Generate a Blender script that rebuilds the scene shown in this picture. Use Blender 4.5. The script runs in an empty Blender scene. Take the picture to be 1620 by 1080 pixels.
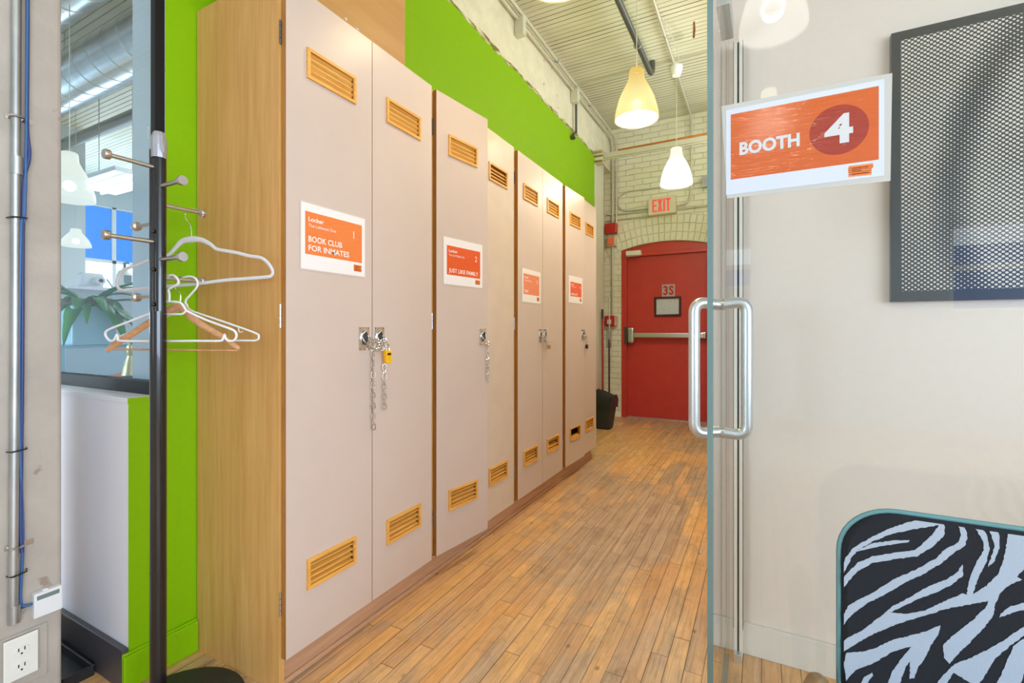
import bpy, bmesh, math, random
from mathutils import Vector, Matrix
random.seed(4)
S = bpy.context.scene
COL = S.collection
PI = math.pi

# ------------------------------------------------------------------ camera, world, exposure
TH = math.atan(395/750)
cam_d = bpy.data.cameras.new('camera'); cam = bpy.data.objects.new('camera', cam_d); COL.objects.link(cam)
cam_d.sensor_width = 36; cam_d.lens = 36*750/1620; cam_d.shift_y = -15/1620
cam_d.clip_start = 0.02
cam.location = (0, 0, 1.12); cam.rotation_euler = (PI/2, 0, TH)
S.camera = cam
S.view_settings.view_transform = 'Standard'; S.view_settings.look = 'None'
S.view_settings.gamma = 1.0; S.view_settings.use_curve_mapping = False
S.view_settings.exposure = 0.0
W = bpy.data.worlds.new('world'); S.world = W; W.use_nodes = True
W.node_tree.nodes['Background'].inputs[0].default_value = (0.72, 0.86, 1, 1)
W.node_tree.nodes['Background'].inputs[1].default_value = 3.0

def area(name, loc, rot, sx, sy, power, col):
    l = bpy.data.lights.new(name, 'AREA'); l.shape = 'RECTANGLE'; l.size = sx; l.size_y = sy
    l.energy = power; l.color = col
    o = bpy.data.objects.new(name, l); o.location = loc; o.rotation_euler = rot; COL.objects.link(o); return o
# daylight at the windows, two of them added for fill (just outside the openings)
DAY = (0.66, 0.82, 1.0)
area('daylight_right', (3.42, -1.6, 1.4), (PI/2, 0, PI/2), 4.6, 1.2, 190, DAY)  # fill through an unseen side window added on the right wall
area('clerestory_light', (-0.05, 4.15, 3.28), (PI/2, 0, PI/2), 3.5, .56, 15, (1, .98, .86))  # fill added to lift the far corridor, behind an invented clerestory
area('daylight_rear_far', (-5.6, -4.62, 1.5), (PI/2, 0, 0), 7.2, 1.4, 520, DAY)
area('daylight_side', (-10.62, 2.9, 1.75), (PI/2, 0, -PI/2), 5.6, 1.3, 300, DAY)
# unseen fill tubes added behind the camera, tube fixtures in the next room (their housings are built below)
TUBES = [(2.4, -1.0, 3.28, 10), (-1.0, -2.0, 3.28, 4), (-6.5, 4.4, 3.2, 60), (-4.2, 3.4, 3.2, 60)]

# ------------------------------------------------------------------ material helpers
class NT:
    def __init__(s, name):
        s.m = bpy.data.materials.new(name); s.m.use_nodes = True
        s.t = s.m.node_tree; s.n = s.t.nodes; s.b = s.n['Principled BSDF']; s.out = s.n['Material Output']
    def link(s, a, b): s.t.links.new(a, b)
    def node(s, ty, **kw):
        x = s.n.new(ty)
        for k, v in kw.items(): setattr(x, k, v)
        return x
    def put(s, sock, v):
        if isinstance(v, (int, float, tuple)): sock.default_value = v
        else: s.link(v, sock)
    def math(s, op, a, b=0.0, c=0.0, clamp=False):
        x = s.node('ShaderNodeMath', operation=op, use_clamp=clamp)
        for i, v in enumerate((a, b, c)): s.put(x.inputs[i], v)
        return x.outputs[0]
    def pos(s):
        g = s.node('ShaderNodeNewGeometry'); return g.outputs['Position']
    def obj(s):
        return s.node('ShaderNodeTexCoord').outputs['Object']
    def sep(s, v):
        x = s.node('ShaderNodeSeparateXYZ'); s.link(v, x.inputs[0]); return x.outputs
    def comb(s, x, y, z):
        c = s.node('ShaderNodeCombineXYZ')
        for i, v in enumerate((x, y, z)): s.put(c.inputs[i], v)
        return c.outputs[0]
    def scale(s, v, k):
        x = s.node('ShaderNodeMapping'); s.link(v, x.inputs[0]); x.inputs[3].default_value = k; return x.outputs[0]
    def noise(s, v, sc, det=3, rough=0.5, dist=0.0):
        x = s.node('ShaderNodeTexNoise'); s.link(v, x.inputs['Vector'])
        x.inputs['Scale'].default_value = sc; x.inputs['Detail'].default_value = det
        x.inputs['Roughness'].default_value = rough; x.inputs['Distortion'].default_value = dist
        return x.outputs[0]
    def wn(s, v, dim='2D'):
        x = s.node('ShaderNodeTexWhiteNoise', noise_dimensions=dim)
        s.link(v, x.inputs['Vector' if dim != '1D' else 'W']); return x.outputs[0]
    def ramp(s, f, stops):
        x = s.node('ShaderNodeValToRGB'); s.link(f, x.inputs[0]); e = x.color_ramp.elements
        while len(e) < len(stops): e.new(0.5)
        for i, (p, c) in enumerate(stops):
            e[i].position = p; e[i].color = c if len(c) == 4 else (*c, 1)
        return x.outputs[0]
    def mix(s, f, a, b, mode='MIX'):
        x = s.node('ShaderNodeMix', data_type='RGBA', blend_type=mode)
        s.put(x.inputs[0], f)
        for i, v in ((6, a), (7, b)):
            s.put(x.inputs[i], (*v, 1) if isinstance(v, tuple) and len(v) == 3 else v)
        return x.outputs[2]
    def bump(s, h, dist=0.002, strength=1.0, prev=None):
        x = s.node('ShaderNodeBump'); s.link(h, x.inputs['Height'])
        x.inputs['Distance'].default_value = dist; x.inputs['Strength'].default_value = strength
        if prev: s.link(prev, x.inputs['Normal'])
        return x.outputs[0]
    def col(s, c): s.put(s.b.inputs['Base Color'], (*c, 1) if isinstance(c, tuple) else c)
    def rough(s, v): s.put(s.b.inputs['Roughness'], v)
    def nrm(s, v): s.link(v, s.b.inputs['Normal'])

def srgb(r, g, b):
    f = lambda v: (v/255/12.92) if v/255 <= 0.04045 else ((v/255+0.055)/1.055)**2.4
    return (f(r), f(g), f(b))

def plain(name, c, rough=0.5, metal=0.0, emit=None, es=0, spec=0.5, coat=0.0, bump=None, mottle=0.0):
    n = NT(name); n.rough(rough)
    n.b.inputs['Metallic'].default_value = metal; n.b.inputs['Specular IOR Level'].default_value = spec
    n.b.inputs['Coat Weight'].default_value = coat
    if emit: n.b.inputs['Emission Color'].default_value = (*emit, 1); n.b.inputs['Emission Strength'].default_value = es
    p = n.pos()
    nz = n.noise(p, bump[0] if bump else 9.0, 4)
    if mottle:
        k = tuple(v*(1-mottle) for v in c)
        n.col(n.mix(n.ramp(nz, [(0.35, (0, 0, 0)), (0.65, (1, 1, 1))]), k, c))
    else: n.col(c)
    if bump: n.nrm(n.bump(nz, bump[1]))
    return n.m

def glass(name, tint=(0.965, 0.98, 0.975), ior=1.5, rough=0.0, gloss=1.0):
    n = NT(name); n.n.remove(n.b)
    tr = n.node('ShaderNodeBsdfTransparent'); tr.inputs[0].default_value = (*tint, 1)
    gl = n.node('ShaderNodeBsdfGlossy'); gl.inputs['Roughness'].default_value = rough
    fr = n.node('ShaderNodeLayerWeight'); fr.inputs[0].default_value = 0.5; r0 = ((ior-1)/(ior+1))**2
    mx = n.node('ShaderNodeMixShader'); f = n.math('ADD', r0, n.math('MULTIPLY', n.math('POWER', fr.outputs['Facing'], 5.0), (1-r0)*gloss))
    n.link(f, mx.inputs[0]); n.link(tr.outputs[0], mx.inputs[1]); n.link(gl.outputs[0], mx.inputs[2])
    n.link(mx.outputs[0], n.out.inputs[0]); return n.m

def wood(name, c1, c2, axis='Z', sc=1.0, rough=0.45, contrast=1.0):
    n = NT(name); p = n.pos()
    k = {'X': (1.2, 22, 22), 'Y': (22, 1.2, 22), 'Z': (22, 22, 1.2)}[axis]
    v = n.scale(p, tuple(q*sc for q in k))
    a = n.noise(v, 2.2, 5, 0.6, 0.6)
    b = n.noise(n.scale(p, tuple(q*sc*4 for q in k)), 3, 3, 0.6)
    f = n.math('ADD', n.math('MULTIPLY', a, 0.75), n.math('MULTIPLY', b, 0.25))
    n.col(n.ramp(f, [(0.5-0.16*contrast, c1), (0.5+0.16*contrast, c2)])); n.rough(rough)
    n.nrm(n.bump(b, 0.0004)); return n.m

M = {}
# --- floor: narrow maple strips running along the corridor
def floor_mat():
    n = NT('strip_floor'); x, y, z = n.sep(n.pos()); w = 0.057
    xi = n.math('DIVIDE', x, w); row = n.math('FLOOR', xi); fx = n.math('FRACT', xi)
    r1 = n.wn(n.comb(row, 3.7, 0)); L = 0.95
    yi = n.math('ADD', n.math('DIVIDE', y, L), n.math('MULTIPLY', r1, 7.3)); pl = n.math('FLOOR', yi); fy = n.math('FRACT', yi)
    rnd = n.wn(n.comb(row, pl, 0)); rnd2 = n.wn(n.comb(pl, row, 0))
    g = n.noise(n.comb(n.math('MULTIPLY', x, 75), n.math('ADD', n.math('MULTIPLY', y, 3.0), n.math('MULTIPLY', rnd, 40)), 0), 1.0, 5, 0.65, 0.8)
    g2 = n.noise(n.comb(n.math('MULTIPLY', x, 260), n.math('MULTIPLY', y, 14), 0), 1.0, 3, 0.6)
    base = n.ramp(rnd, [(0.0, srgb(216, 162, 108)), (0.3, srgb(236, 186, 128)), (0.55, srgb(224, 172, 122)), (0.8, srgb(244, 194, 128)), (1.0, srgb(232, 172, 106))])
    grain = n.ramp(g, [(0.25, (0.62, 0.6, 0.57)), (0.5, (0.95, 0.94, 0.93)), (0.8, (1.12, 1.1, 1.06))])
    c = n.mix(1.0, base, grain, 'MULTIPLY')
    c = n.mix(0.35, c, n.ramp(g2, [(0.3, (0.6, 0.58, 0.55)), (0.7, (1.1, 1.1, 1.1))]), 'MULTIPLY')
    # worn grey patches
    wv = n.noise(n.comb(x, n.math('MULTIPLY', y, 0.75), n.math('MULTIPLY', rnd2, 0.35)), 1.35, 5, 0.62, 0.4)
    lane = n.math('SUBTRACT', 1.0, n.math('MULTIPLY', n.math('ABSOLUTE', n.math('ADD', x, 0.62)), 1.5), clamp=True)
    wf = n.math('ADD', wv, n.math('MULTIPLY', lane, 0.10))
    wear = n.ramp(wf, [(0.50, (0, 0, 0)), (0.62, (0.85, 0.85, 0.85))])
    fine = n.noise(n.comb(n.math('MULTIPLY', x, 3), n.math('MULTIPLY', y, 2), 0), 3.0, 8, 0.75, 0.5)
    greyed = n.mix(1.0, n.ramp(g, [(0.3, srgb(156, 130, 106)), (0.7, srgb(206, 178, 150))]), n.ramp(rnd2, [(0, (0.82, 0.82, 0.82)), (1, (1.1, 1.1, 1.1))]), 'MULTIPLY')
    c = n.mix(wear, c, greyed)
    c = n.mix(1.0, c, n.ramp(fine, [(0.30, (0.72, 0.67, 0.62)), (0.44, (0.98, 0.97, 0.96)), (0.7, (1.16, 1.15, 1.12))]), 'MULTIPLY')
    # small dark knots and stains
    vo = n.node('ShaderNodeTexVoronoi'); n.link(n.comb(x, n.math('MULTIPLY', y, 0.7), 0), vo.inputs['Vector']); vo.inputs['Scale'].default_value = 7
    c = n.mix(n.ramp(vo.outputs['Distance'], [(0.03, (0.6, 0.6, 0.6)), (0.075, (0, 0, 0))]), c, srgb(92, 62, 40))
    ex = n.math('MINIMUM', fx, n.math('SUBTRACT', 1.0, fx)); ey = n.math('MULTIPLY', n.math('MINIMUM', fy, n.math('SUBTRACT', 1.0, fy)), L/w)
    e = n.math('MINIMUM', ex, ey)
    gw = n.math('ADD', 0.010, n.math('MULTIPLY', rnd2, 0.022))
    gap = n.math('LESS_THAN', e, gw)
    c = n.mix(n.math('MULTIPLY', gap, 0.8), c, srgb(58, 36, 20))
    n.col(c)
    n.rough(n.ramp(wf, [(0.4, (0.34, 0.34, 0.34)), (0.7, (0.5, 0.5, 0.5))]))
    h = n.math('ADD', n.math('MULTIPLY', n.math('MINIMUM', e, 0.04), 12.0), n.math('MULTIPLY', g2, 0.15))
    n.nrm(n.bump(h, 0.0009)); return n.m
M['floor'] = floor_mat()

def ceil_mat():
    n = NT('ceiling_boards'); x, y, z = n.sep(n.pos()); w = 0.057
    yi = n.math('DIVIDE', y, w); row = n.math('FLOOR', yi); fy = n.math('FRACT', yi)
    r = n.wn(n.comb(row, 1.3, 0))
    e = n.math('MINIMUM', fy, n.math('SUBTRACT', 1.0, fy))
    gw = n.math('ADD', 0.03, n.math('MULTIPLY', r, 0.06))
    gap = n.math('LESS_THAN', e, gw)
    st = n.noise(n.comb(n.math('MULTIPLY', x, 1.5), n.math('MULTIPLY', y, 6), 0), 1.5, 4)
    c = n.mix(n.ramp(st, [(0.35, (0, 0, 0)), (0.7, (1, 1, 1))]), srgb(214, 213, 188), srgb(228, 227, 204))
    c = n.mix(n.math('MULTIPLY', gap, n.math('ADD', 0.55, n.math('MULTIPLY', r, 0.4))), c, srgb(84, 70, 36))
    n.col(c); n.rough(0.6)
    n.nrm(n.bump(n.math('MULTIPLY', n.math('MINIMUM', e, 0.1), 10), 0.003)); return n.m
M['ceil'] = ceil_mat()

def brick_mat(name, cA, cB, arch=True, swap=False):
    n = NT(name); x, y, z = n.sep(n.pos())
    u = y if swap else x
    def bricks(vec, bw, bh):
        b = n.node('ShaderNodeTexBrick'); n.link(vec, b.inputs['Vector']); b.inputs['Scale'].default_value = 1
        b.inputs['Brick Width'].default_value = bw; b.inputs['Row Height'].default_value = bh
        b.inputs['Mortar Size'].default_value = 0.0055; b.inputs['Mortar Smooth'].default_value = 0.6
        b.inputs['Color1'].default_value = (1, 1, 1, 1); b.inputs['Color2'].default_value = (1, 1, 1, 1); b.inputs['Mortar'].default_value = (0, 0, 0, 1)
        return b
    wob = n.noise(n.pos(), 6, 3)
    wz = n.math('ADD', z, n.math('MULTIPLY', n.math('SUBTRACT', wob, 0.5), 0.03))
    wu = n.math('ADD', u, n.math('MULTIPLY', n.math('SUBTRACT', n.noise(n.pos(), 9, 2), 0.5), 0.03))
    B = bricks(n.comb(wu, wz, 0), 0.21, 0.072); f = B.outputs['Fac']
    if arch:
        dx = n.math('ADD', wu, 1.085); dz = n.math('SUBTRACT', wz, 0.305)
        rr = n.math('SQRT', n.math('ADD', n.math('MULTIPLY', dx, dx), n.math('MULTIPLY', dz, dz)))
        an = n.math('MULTIPLY', n.math('ARCTAN2', dx, dz), 2.1)
        A = bricks(n.comb(n.math('SUBTRACT', rr, 1.965), an, 0), 0.11, 0.072); A.offset = 0.0
        ring = n.math('MULTIPLY', n.math('GREATER_THAN', rr, 1.9), n.math('LESS_THAN', rr, 2.295))
        # mix the two brick patterns
        f = n.math('ADD', n.math('MULTIPLY', A.outputs['Fac'], ring), n.math('MULTIPLY', f, n.math('SUBTRACT', 1.0, ring)))
    nz = n.noise(n.pos(), 14, 5, 0.65); bl = n.noise(n.pos(), 2.2, 3)
    c = n.mix(n.ramp(bl, [(0.35, (0, 0, 0)), (0.65, (1, 1, 1))]), cA, cB)
    crack = n.math('MULTIPLY', f, n.ramp(n.noise(n.pos(), 5, 4), [(0.42, (0.12, 0.12, 0.12)), (0.62, (0.85, 0.85, 0.85))]))
    c = n.mix(n.math('MULTIPLY', crack, 0.34), c, srgb(140, 130, 92))
    n.col(c); n.rough(0.55)
    h = n.math('ADD', n.math('MULTIPLY', f, -1.0), n.math('MULTIPLY', nz, 0.35))
    n.nrm(n.bump(h, 0.007)); return n.m
M['brick'] = brick_mat('painted_brick', srgb(236, 236, 210), srgb(244, 244, 224))
M['brick_dirty'] = brick_mat('dirty_brick', srgb(150, 138, 118), srgb(206, 200, 180), arch=False, swap=True)

M['green'] = plain('green_paint', srgb(136, 186, 0), 0.5, spec=0.2, bump=(60, 0.0004), mottle=0.03)
M['white_paint'] = plain('white_paint', srgb(240, 240, 250), 0.4, bump=(60, 0.0003))
M['booth_paint'] = plain('booth_paint', srgb(230, 214, 202), 0.5, bump=(40, 0.0005), mottle=0.02)
M['booth_base'] = plain('booth_base', srgb(222, 214, 202), 0.45, mottle=0.04)
M['grey_room'] = plain('grey_room_paint', srgb(196, 208, 214), 0.6)
M['darkbase'] = plain('dark_base_paint', srgb(74, 70, 76), 0.4)
M['post'] = plain('post_paint', srgb(214, 216, 196), 0.45, bump=(20, 0.0015), mottle=0.05)
def plaster(name, a, b, sc=5, d=0.003):
    n = NT(name); p = n.pos(); f = n.noise(p, sc, 6, 0.6, 0.3); ch = n.noise(p, 11, 4, 0.5)
    c = n.mix(n.ramp(f, [(0.35, (0, 0, 0)), (0.65, (1, 1, 1))]), a, b)
    c = n.mix(n.ramp(ch, [(0.70, (0, 0, 0)), (0.735, (0.7, 0.7, 0.7))]), c, srgb(150, 122, 104))
    n.col(c); n.rough(0.5); n.nrm(n.bump(n.noise(p, 28, 5, 0.6), 0.0016, 1, n.bump(f, d))); return n.m
M['plaster'] = plaster('column_plaster', srgb(178, 168, 158), srgb(194, 184, 173))
M['upper'] = plaster('upper_wall_plaster', srgb(218, 214, 190), srgb(232, 228, 206), 7, 0.006)
def edge_mat():
    n = NT('ragged_paint_edge'); x, y, z = n.sep(n.pos()); f = n.noise(n.comb(0.0, n.math('MULTIPLY', y, 9), n.math('MULTIPLY', z, 30)), 1, 5)
    n.col(n.ramp(f, [(0.42, srgb(120, 108, 60)), (0.52, srgb(196, 190, 150)), (0.62, srgb(226, 220, 196))])); n.nrm(n.bump(f, 0.006)); return n.m
M['edge'] = edge_mat()

M['door_lam'] = plain('locker_laminate', srgb(208, 188, 176), 0.34, mottle=0.02)
M['door_ply'] = plain('locker_door_unpainted', srgb(214, 193, 173), 0.4, mottle=0.06)
M['birch'] = wood('birch_veneer', srgb(202, 148, 80), srgb(222, 172, 106), 'Z', 0.8, 0.42)
M['trimwood'] = wood('amber_maple', srgb(216, 150, 62), srgb(244, 182, 92), 'Y', 2.0, 0.35)
M['edgewood'] = wood('brown_edge', srgb(158, 104, 44), srgb(186, 126, 60), 'Z', 1.5, 0.4)
M['kick'] = wood('kick_board', srgb(190, 146, 112), srgb(212, 166, 130), 'Y', 1.0, 0.5)
M['ply'] = wood('plywood_box', srgb(176, 128, 70), srgb(200, 150, 88), 'Y', 0.35, 0.45, 1.6)
M['hangwood'] = wood('hanger_wood', srgb(196, 138, 96), srgb(226, 172, 126), 'X', 2.0, 0.35)
M['inside'] = plain('locker_inside', srgb(96, 66, 38), 0.7)  # dark brown standing for shade in the lockers and above the kick board
M['red'] = plain('red_door_paint', srgb(206, 62, 58), 0.42, bump=(8, 0.001), mottle=0.08)
M['redf'] = plain('red_frame_paint', srgb(206, 64, 54), 0.4, mottle=0.05)
M['steel'] = plain('brushed_steel', (0.62, 0.58, 0.55), 0.3, 1.0)
M['alu'] = plain('satin_aluminium', (0.62, 0.64, 0.66), 0.34, 0.85)
M['chrome'] = plain('chrome', (0.75, 0.74, 0.73), 0.14, 1.0)
M['galv'] = plain('galvanised_conduit', (0.52, 0.55, 0.56), 0.4, 0.85, mottle=0.2)
M['condpaint'] = plain('painted_conduit', srgb(206, 204, 184), 0.3, 0.15)
M['conddark'] = plain('dark_pipe', srgb(98, 100, 98), 0.35, 0.6)
M['copper'] = plain('copper_pipe', srgb(196, 128, 62), 0.35, 0.5)
M['black'] = plain('black_metal', srgb(22, 21, 24), 0.22, coat=0.4)
M['frame_black'] = plain('frame_black', srgb(20, 20, 23), 0.45, spec=.3)
M['blackm'] = plain('black_matte', srgb(44, 46, 44), 0.6)
M['dark_gap'] = plain('dark_groove', srgb(60, 54, 50), 0.7)
M['rubber'] = plain('black_rubber', srgb(44, 43, 46), 0.45)
M['wplastic'] = plain('white_plastic', srgb(236, 236, 238), 0.3)
M['wflock'] = plain('white_flocked', srgb(212, 210, 212), 0.7)
M['ivory'] = plain('ivory_plastic', srgb(238, 236, 228), 0.3)
M['socket'] = plain('socket_slot', srgb(50, 40, 38), 0.6)
M['paper'] = plain('white_paper', srgb(240, 234, 232), 0.28, coat=0.3)
M['paper2'] = plain('cool_paper', srgb(206, 212, 224), 0.3)
M['sleeve'] = plain('clear_sleeve', srgb(222, 208, 198), 0.2)
def orange(name, c, gloss=0.25, crinkle=False):
    n = NT(name); p = n.pos(); f = n.noise(n.scale(p, (3, 3, 26)), 6, 4)
    n.col(n.mix(n.ramp(f, [(0.3, (0, 0, 0)), (0.7, (1, 1, 1))]), tuple(v*0.93 for v in c), c)); n.rough(gloss)
    if crinkle:
        g = n.noise(n.scale(p, (5, 5, 34)), 2.2, 2, 0.5, 0.8)
        n.rough(0.12); bb_ = n.bump(g, 0.008); n.link(bb_, n.b.inputs['Coat Normal']); n.b.inputs['Coat Roughness'].default_value = .05; n.b.inputs['Coat Weight'].default_value = 1.0
    return n.m
M['orange'] = orange('orange_print', srgb(240, 130, 66))
M['orange2'] = orange('red_orange_print', srgb(232, 88, 30))
M['orange3'] = orange('faded_orange_print', srgb(240, 140, 104))
M['orange4'] = orange('coral_print', srgb(238, 98, 66))
M['orangeB'] = orange('booth_orange_print', srgb(206, 92, 30), 0.15, True)
M['darkred'] = orange('booth_dark_red', srgb(160, 48, 30), 0.15, True)
M['ink'] = plain('brown_ink', srgb(92, 34, 14), 0.5)
M['white_ink'] = plain('white_ink', srgb(248, 232, 224), 0.4)
M['white_ink2'] = plain('cool_white_ink', srgb(206, 206, 206), 0.4)
M['exit_face'] = plain('exit_face', srgb(222, 216, 190), 0.4)
M['exit_red'] = plain('exit_red', srgb(232, 84, 74), 0.4, emit=(0.9, 0.1, 0.08), es=0.35)
M['yellow'] = plain('yellow_plastic', srgb(250, 186, 8), 0.35)
M['brass'] = plain('brass', srgb(190, 160, 104), 0.3, 0.8)
M['blackpl'] = plain('black_plastic', srgb(34, 32, 34), 0.4)
M['fire_red'] = plain('fire_red', srgb(196, 52, 40), 0.35)
M['salmon'] = plain('strobe_lens', srgb(250, 132, 96), 0.3)
M['handle_red'] = plain('red_handle', srgb(158, 40, 36), 0.35)
M['maroon'] = plain('maroon_frame', srgb(72, 30, 36), 0.35)
M['blue_cable'] = plain('blue_cable', srgb(58, 74, 130), 0.4)
M['blue_cable2'] = plain('light_blue_cable', srgb(62, 104, 160), 0.4)
M['tape'] = plain('silver_tape', srgb(176, 176, 184), 0.3, 0.4)
M['glass'] = glass('clear_glass')
M['glass_door'] = glass('door_glass', (0.97, 0.985, 0.98), 1.5, gloss=.3)
M['glass_win'] = glass('window_glass', (0.88, 0.95, 0.98), 1.4, gloss=.45)
M['glass_teal'] = plain('glass_edge', srgb(108, 134, 132), 0.15, spec=0.6)
M['blue_film'] = glass('blue_window_film', (0.12, 0.36, 0.62), 1.3, 0.2)
M['tealpipe'] = plain('teal_piping', srgb(96, 142, 146), 0.35)
M['armwood'] = plain('worn_arm_wood', srgb(146, 118, 80), 0.4, mottle=0.3)
M['leaf'] = plain('leaf_green', srgb(40, 128, 44), 0.5, spec=.3, mottle=0.4)
M['pot'] = plain('pot_pale_blue', srgb(160, 196, 208), 0.3)
M['soil'] = plain('pot_soil', srgb(96, 58, 40), 0.8)
M['duct'] = plain('duct_metal', (0.5, 0.56, 0.6), 0.28, 0.9, mottle=0.12)
M['beam'] = plain('dark_steel_beam', srgb(92, 98, 102), 0.5)
M['gold'] = plain('gold_foil', srgb(214, 186, 130), 0.35, 0.6, bump=(60, 0.001))
M['bottle'] = plain('teal_bottle_glass', srgb(30, 92, 116), 0.15)
M['magenta'] = plain('coral_red_cover', srgb(226, 84, 90), 0.45)
M['orangecov'] = plain('orange_cover', srgb(232, 112, 60), 0.45)
M['lcd'] = plain('grey_display', srgb(120, 134, 136), 0.3)
M['tray'] = plain('black_tray', srgb(38, 37, 40), 0.4)
M['tube_on'] = plain('lit_tube_panel', (0.9, 0.95, 1), 0.5, emit=(0.93, 0.97, 1), es=2.2)
M['bulb'] = plain('lit_bulb', (1, 1, 1), 0.5, emit=(1, 0.96, 0.86), es=5)
def shade(name, top, low, es, z0, z1, tint=(1, 1, .97), tf=.45):
    n = NT(name); x, y, z = n.sep(n.pos())
    f = n.math('DIVIDE', n.math('SUBTRACT', z, z0), z1-z0, clamp=True)
    c = n.ramp(f, [(0.0, low), (0.45, low), (0.9, top)])
    n.col((0.03, 0.03, 0.03)); n.b.inputs['Specular IOR Level'].default_value = 0.1; n.link(c, n.b.inputs['Emission Color']); n.b.inputs['Emission Strength'].default_value = es; n.rough(0.3)
    tr = n.node('ShaderNodeBsdfTransparent'); tr.inputs[0].default_value = (*tint, 1)
    mx = n.node('ShaderNodeMixShader'); mx.inputs[0].default_value = tf; n.link(n.b.outputs[0], mx.inputs[1]); n.link(tr.outputs[0], mx.inputs[2]); n.link(mx.outputs[0], n.out.inputs[0]); return n.m
M['shade_warm'] = shade('warm_opal_shade', srgb(250, 196, 66), srgb(255, 238, 150), 0.72, 2.52, 2.85, (1, .88, .5), .38)
M['lining'] = shade('lit_shade_lining', srgb(255, 250, 232), srgb(255, 252, 240), 1.15, 2.45, 2.79)
M['shade_bright'] = shade('bright_opal_shade', srgb(255, 244, 214), srgb(255, 252, 240), 5.0, 2.45, 2.79)
M['shade_cool'] = shade('white_opal_shade', srgb(255, 246, 222), srgb(255, 252, 240), 1.0, 2.45, 2.79)

def zebra_mat(white=False):
    n = NT('zebra_white_pile' if white else 'zebra_fabric'); x, y, z = n.sep(n.pos())
    v = n.comb(x, 0.0, z)
    w1 = n.math('SUBTRACT', n.noise(n.comb(n.math('ADD', x, 3.1), 0.0, z), 4.2, 1, 0.4), 0.5)
    w2 = n.math('SUBTRACT', n.noise(n.comb(n.math('ADD', x, 9.4), 0.0, z), 11, 2, 0.5), 0.5)
    ph = n.math('ADD', n.math('MULTIPLY', n.math('SUBTRACT', z, n.math('MULTIPLY', x, 0.62)), 19.0), n.math('ADD', n.math('MULTIPLY', w1, 5.0), n.math('MULTIPLY', w2, 1.2)))
    # faster curve towards the upper right
    q = n.math('MULTIPLY', n.math('MULTIPLY', n.math('MAXIMUM', n.math('SUBTRACT', x, 0.24), 0.0), n.math('MAXIMUM', n.math('SUBTRACT', z, 0.60), 0.0)), -170)
    ph = n.math('ADD', ph, q)
    tri = n.math('ABSOLUTE', n.math('SUBTRACT', n.math('FRACT', ph), 0.5))
    ed = n.math('MULTIPLY', n.math('SUBTRACT', n.noise(v, 210, 2), 0.5), 0.06)
    t = n.math('ADD', tri, ed)
    th = n.math('ADD', 0.285, n.math('MULTIPLY', n.math('ADD', w2, w1), 0.55))
    f = n.math('GREATER_THAN', t, th)
    fz = n.noise(v, 900, 2)
    wh = n.ramp(fz, [(0.2, srgb(150, 162, 178)), (0.8, srgb(188, 196, 208))])
    bk = n.ramp(fz, [(0.2, srgb(8, 11, 18)), (0.8, srgb(20, 24, 34))])
    out_ = n.math('MAXIMUM', n.math('GREATER_THAN', x, 0.384), n.math('LESS_THAN', z, 0.462)) if not white else 1.0
    f = n.math('MULTIPLY', f, out_)
    n.col(wh if white else n.mix(f, bk, wh)); n.rough(0.85); n.b.inputs['Sheen Weight'].default_value = 0.05
    n.nrm(n.bump(fz, 0.001)); return n.m
M['zebra'] = zebra_mat(); M['zebra_white'] = zebra_mat(True)

def halftone_mat():
    n = NT('halftone_dots'); x, y, z = n.sep(n.pos()); s = 0.0098
    a = n.math('DIVIDE', n.math('ADD', n.math('MULTIPLY', x, 0.66), n.math('MULTIPLY', z, 0.75)), s)
    b = n.math('DIVIDE', n.math('SUBTRACT', n.math('MULTIPLY', x, 0.66), n.math('MULTIPLY', z, 0.75)), s)
    fa = n.math('SUBTRACT', n.math('FRACT', a), 0.5); fb = n.math('SUBTRACT', n.math('FRACT', b), 0.5)
    d = n.math('SQRT', n.math('ADD', n.math('MULTIPLY', fa, fa), n.math('MULTIPLY', fb, fb)))
    # an abstract soft tone: one sweeping dark band and a dark lower left
    dx = n.math('SUBTRACT', x, 0.86); dz = n.math('SUBTRACT', z, 1.50)
    rr = n.math('SQRT', n.math('ADD', n.math('MULTIPLY', dx, dx), n.math('MULTIPLY', n.math('MULTIPLY', dz, dz), 0.42)))
    band = n.math('MULTIPLY', n.math('SUBTRACT', 1.0, n.math('MULTIPLY', n.math('ABSOLUTE', n.math('SUBTRACT', rr, 0.37)), 18), clamp=True), 1.0)
    low = n.math('MULTIPLY', n.math('SUBTRACT', 1.60, z, clamp=True), n.math('MULTIPLY', n.math('SUBTRACT', 0.53, x, clamp=True), 18), clamp=True)
    nz = n.noise(n.comb(x, 0.0, z), 7, 2)
    tone = n.math('SUBTRACT', 0.365, n.math('ADD', n.math('MULTIPLY', band, 0.17), n.math('MULTIPLY', low, 0.13)))
    tone = n.math('ADD', tone, n.math('MULTIPLY', n.math('SUBTRACT', nz, 0.5), 0.12))
    f = n.math('LESS_THAN', d, tone)
    inx = n.math('MULTIPLY', n.math('GREATER_THAN', x, 0.374), n.math('MULTIPLY', n.math('LESS_THAN', z, 2.005), n.math('GREATER_THAN', z, 1.243)))
    f = n.math('MULTIPLY', f, inx)
    n.col(n.mix(f, srgb(50, 47, 46), srgb(222, 210, 198))); n.rough(0.3); return n.m
M['halftone'] = halftone_mat()

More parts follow.
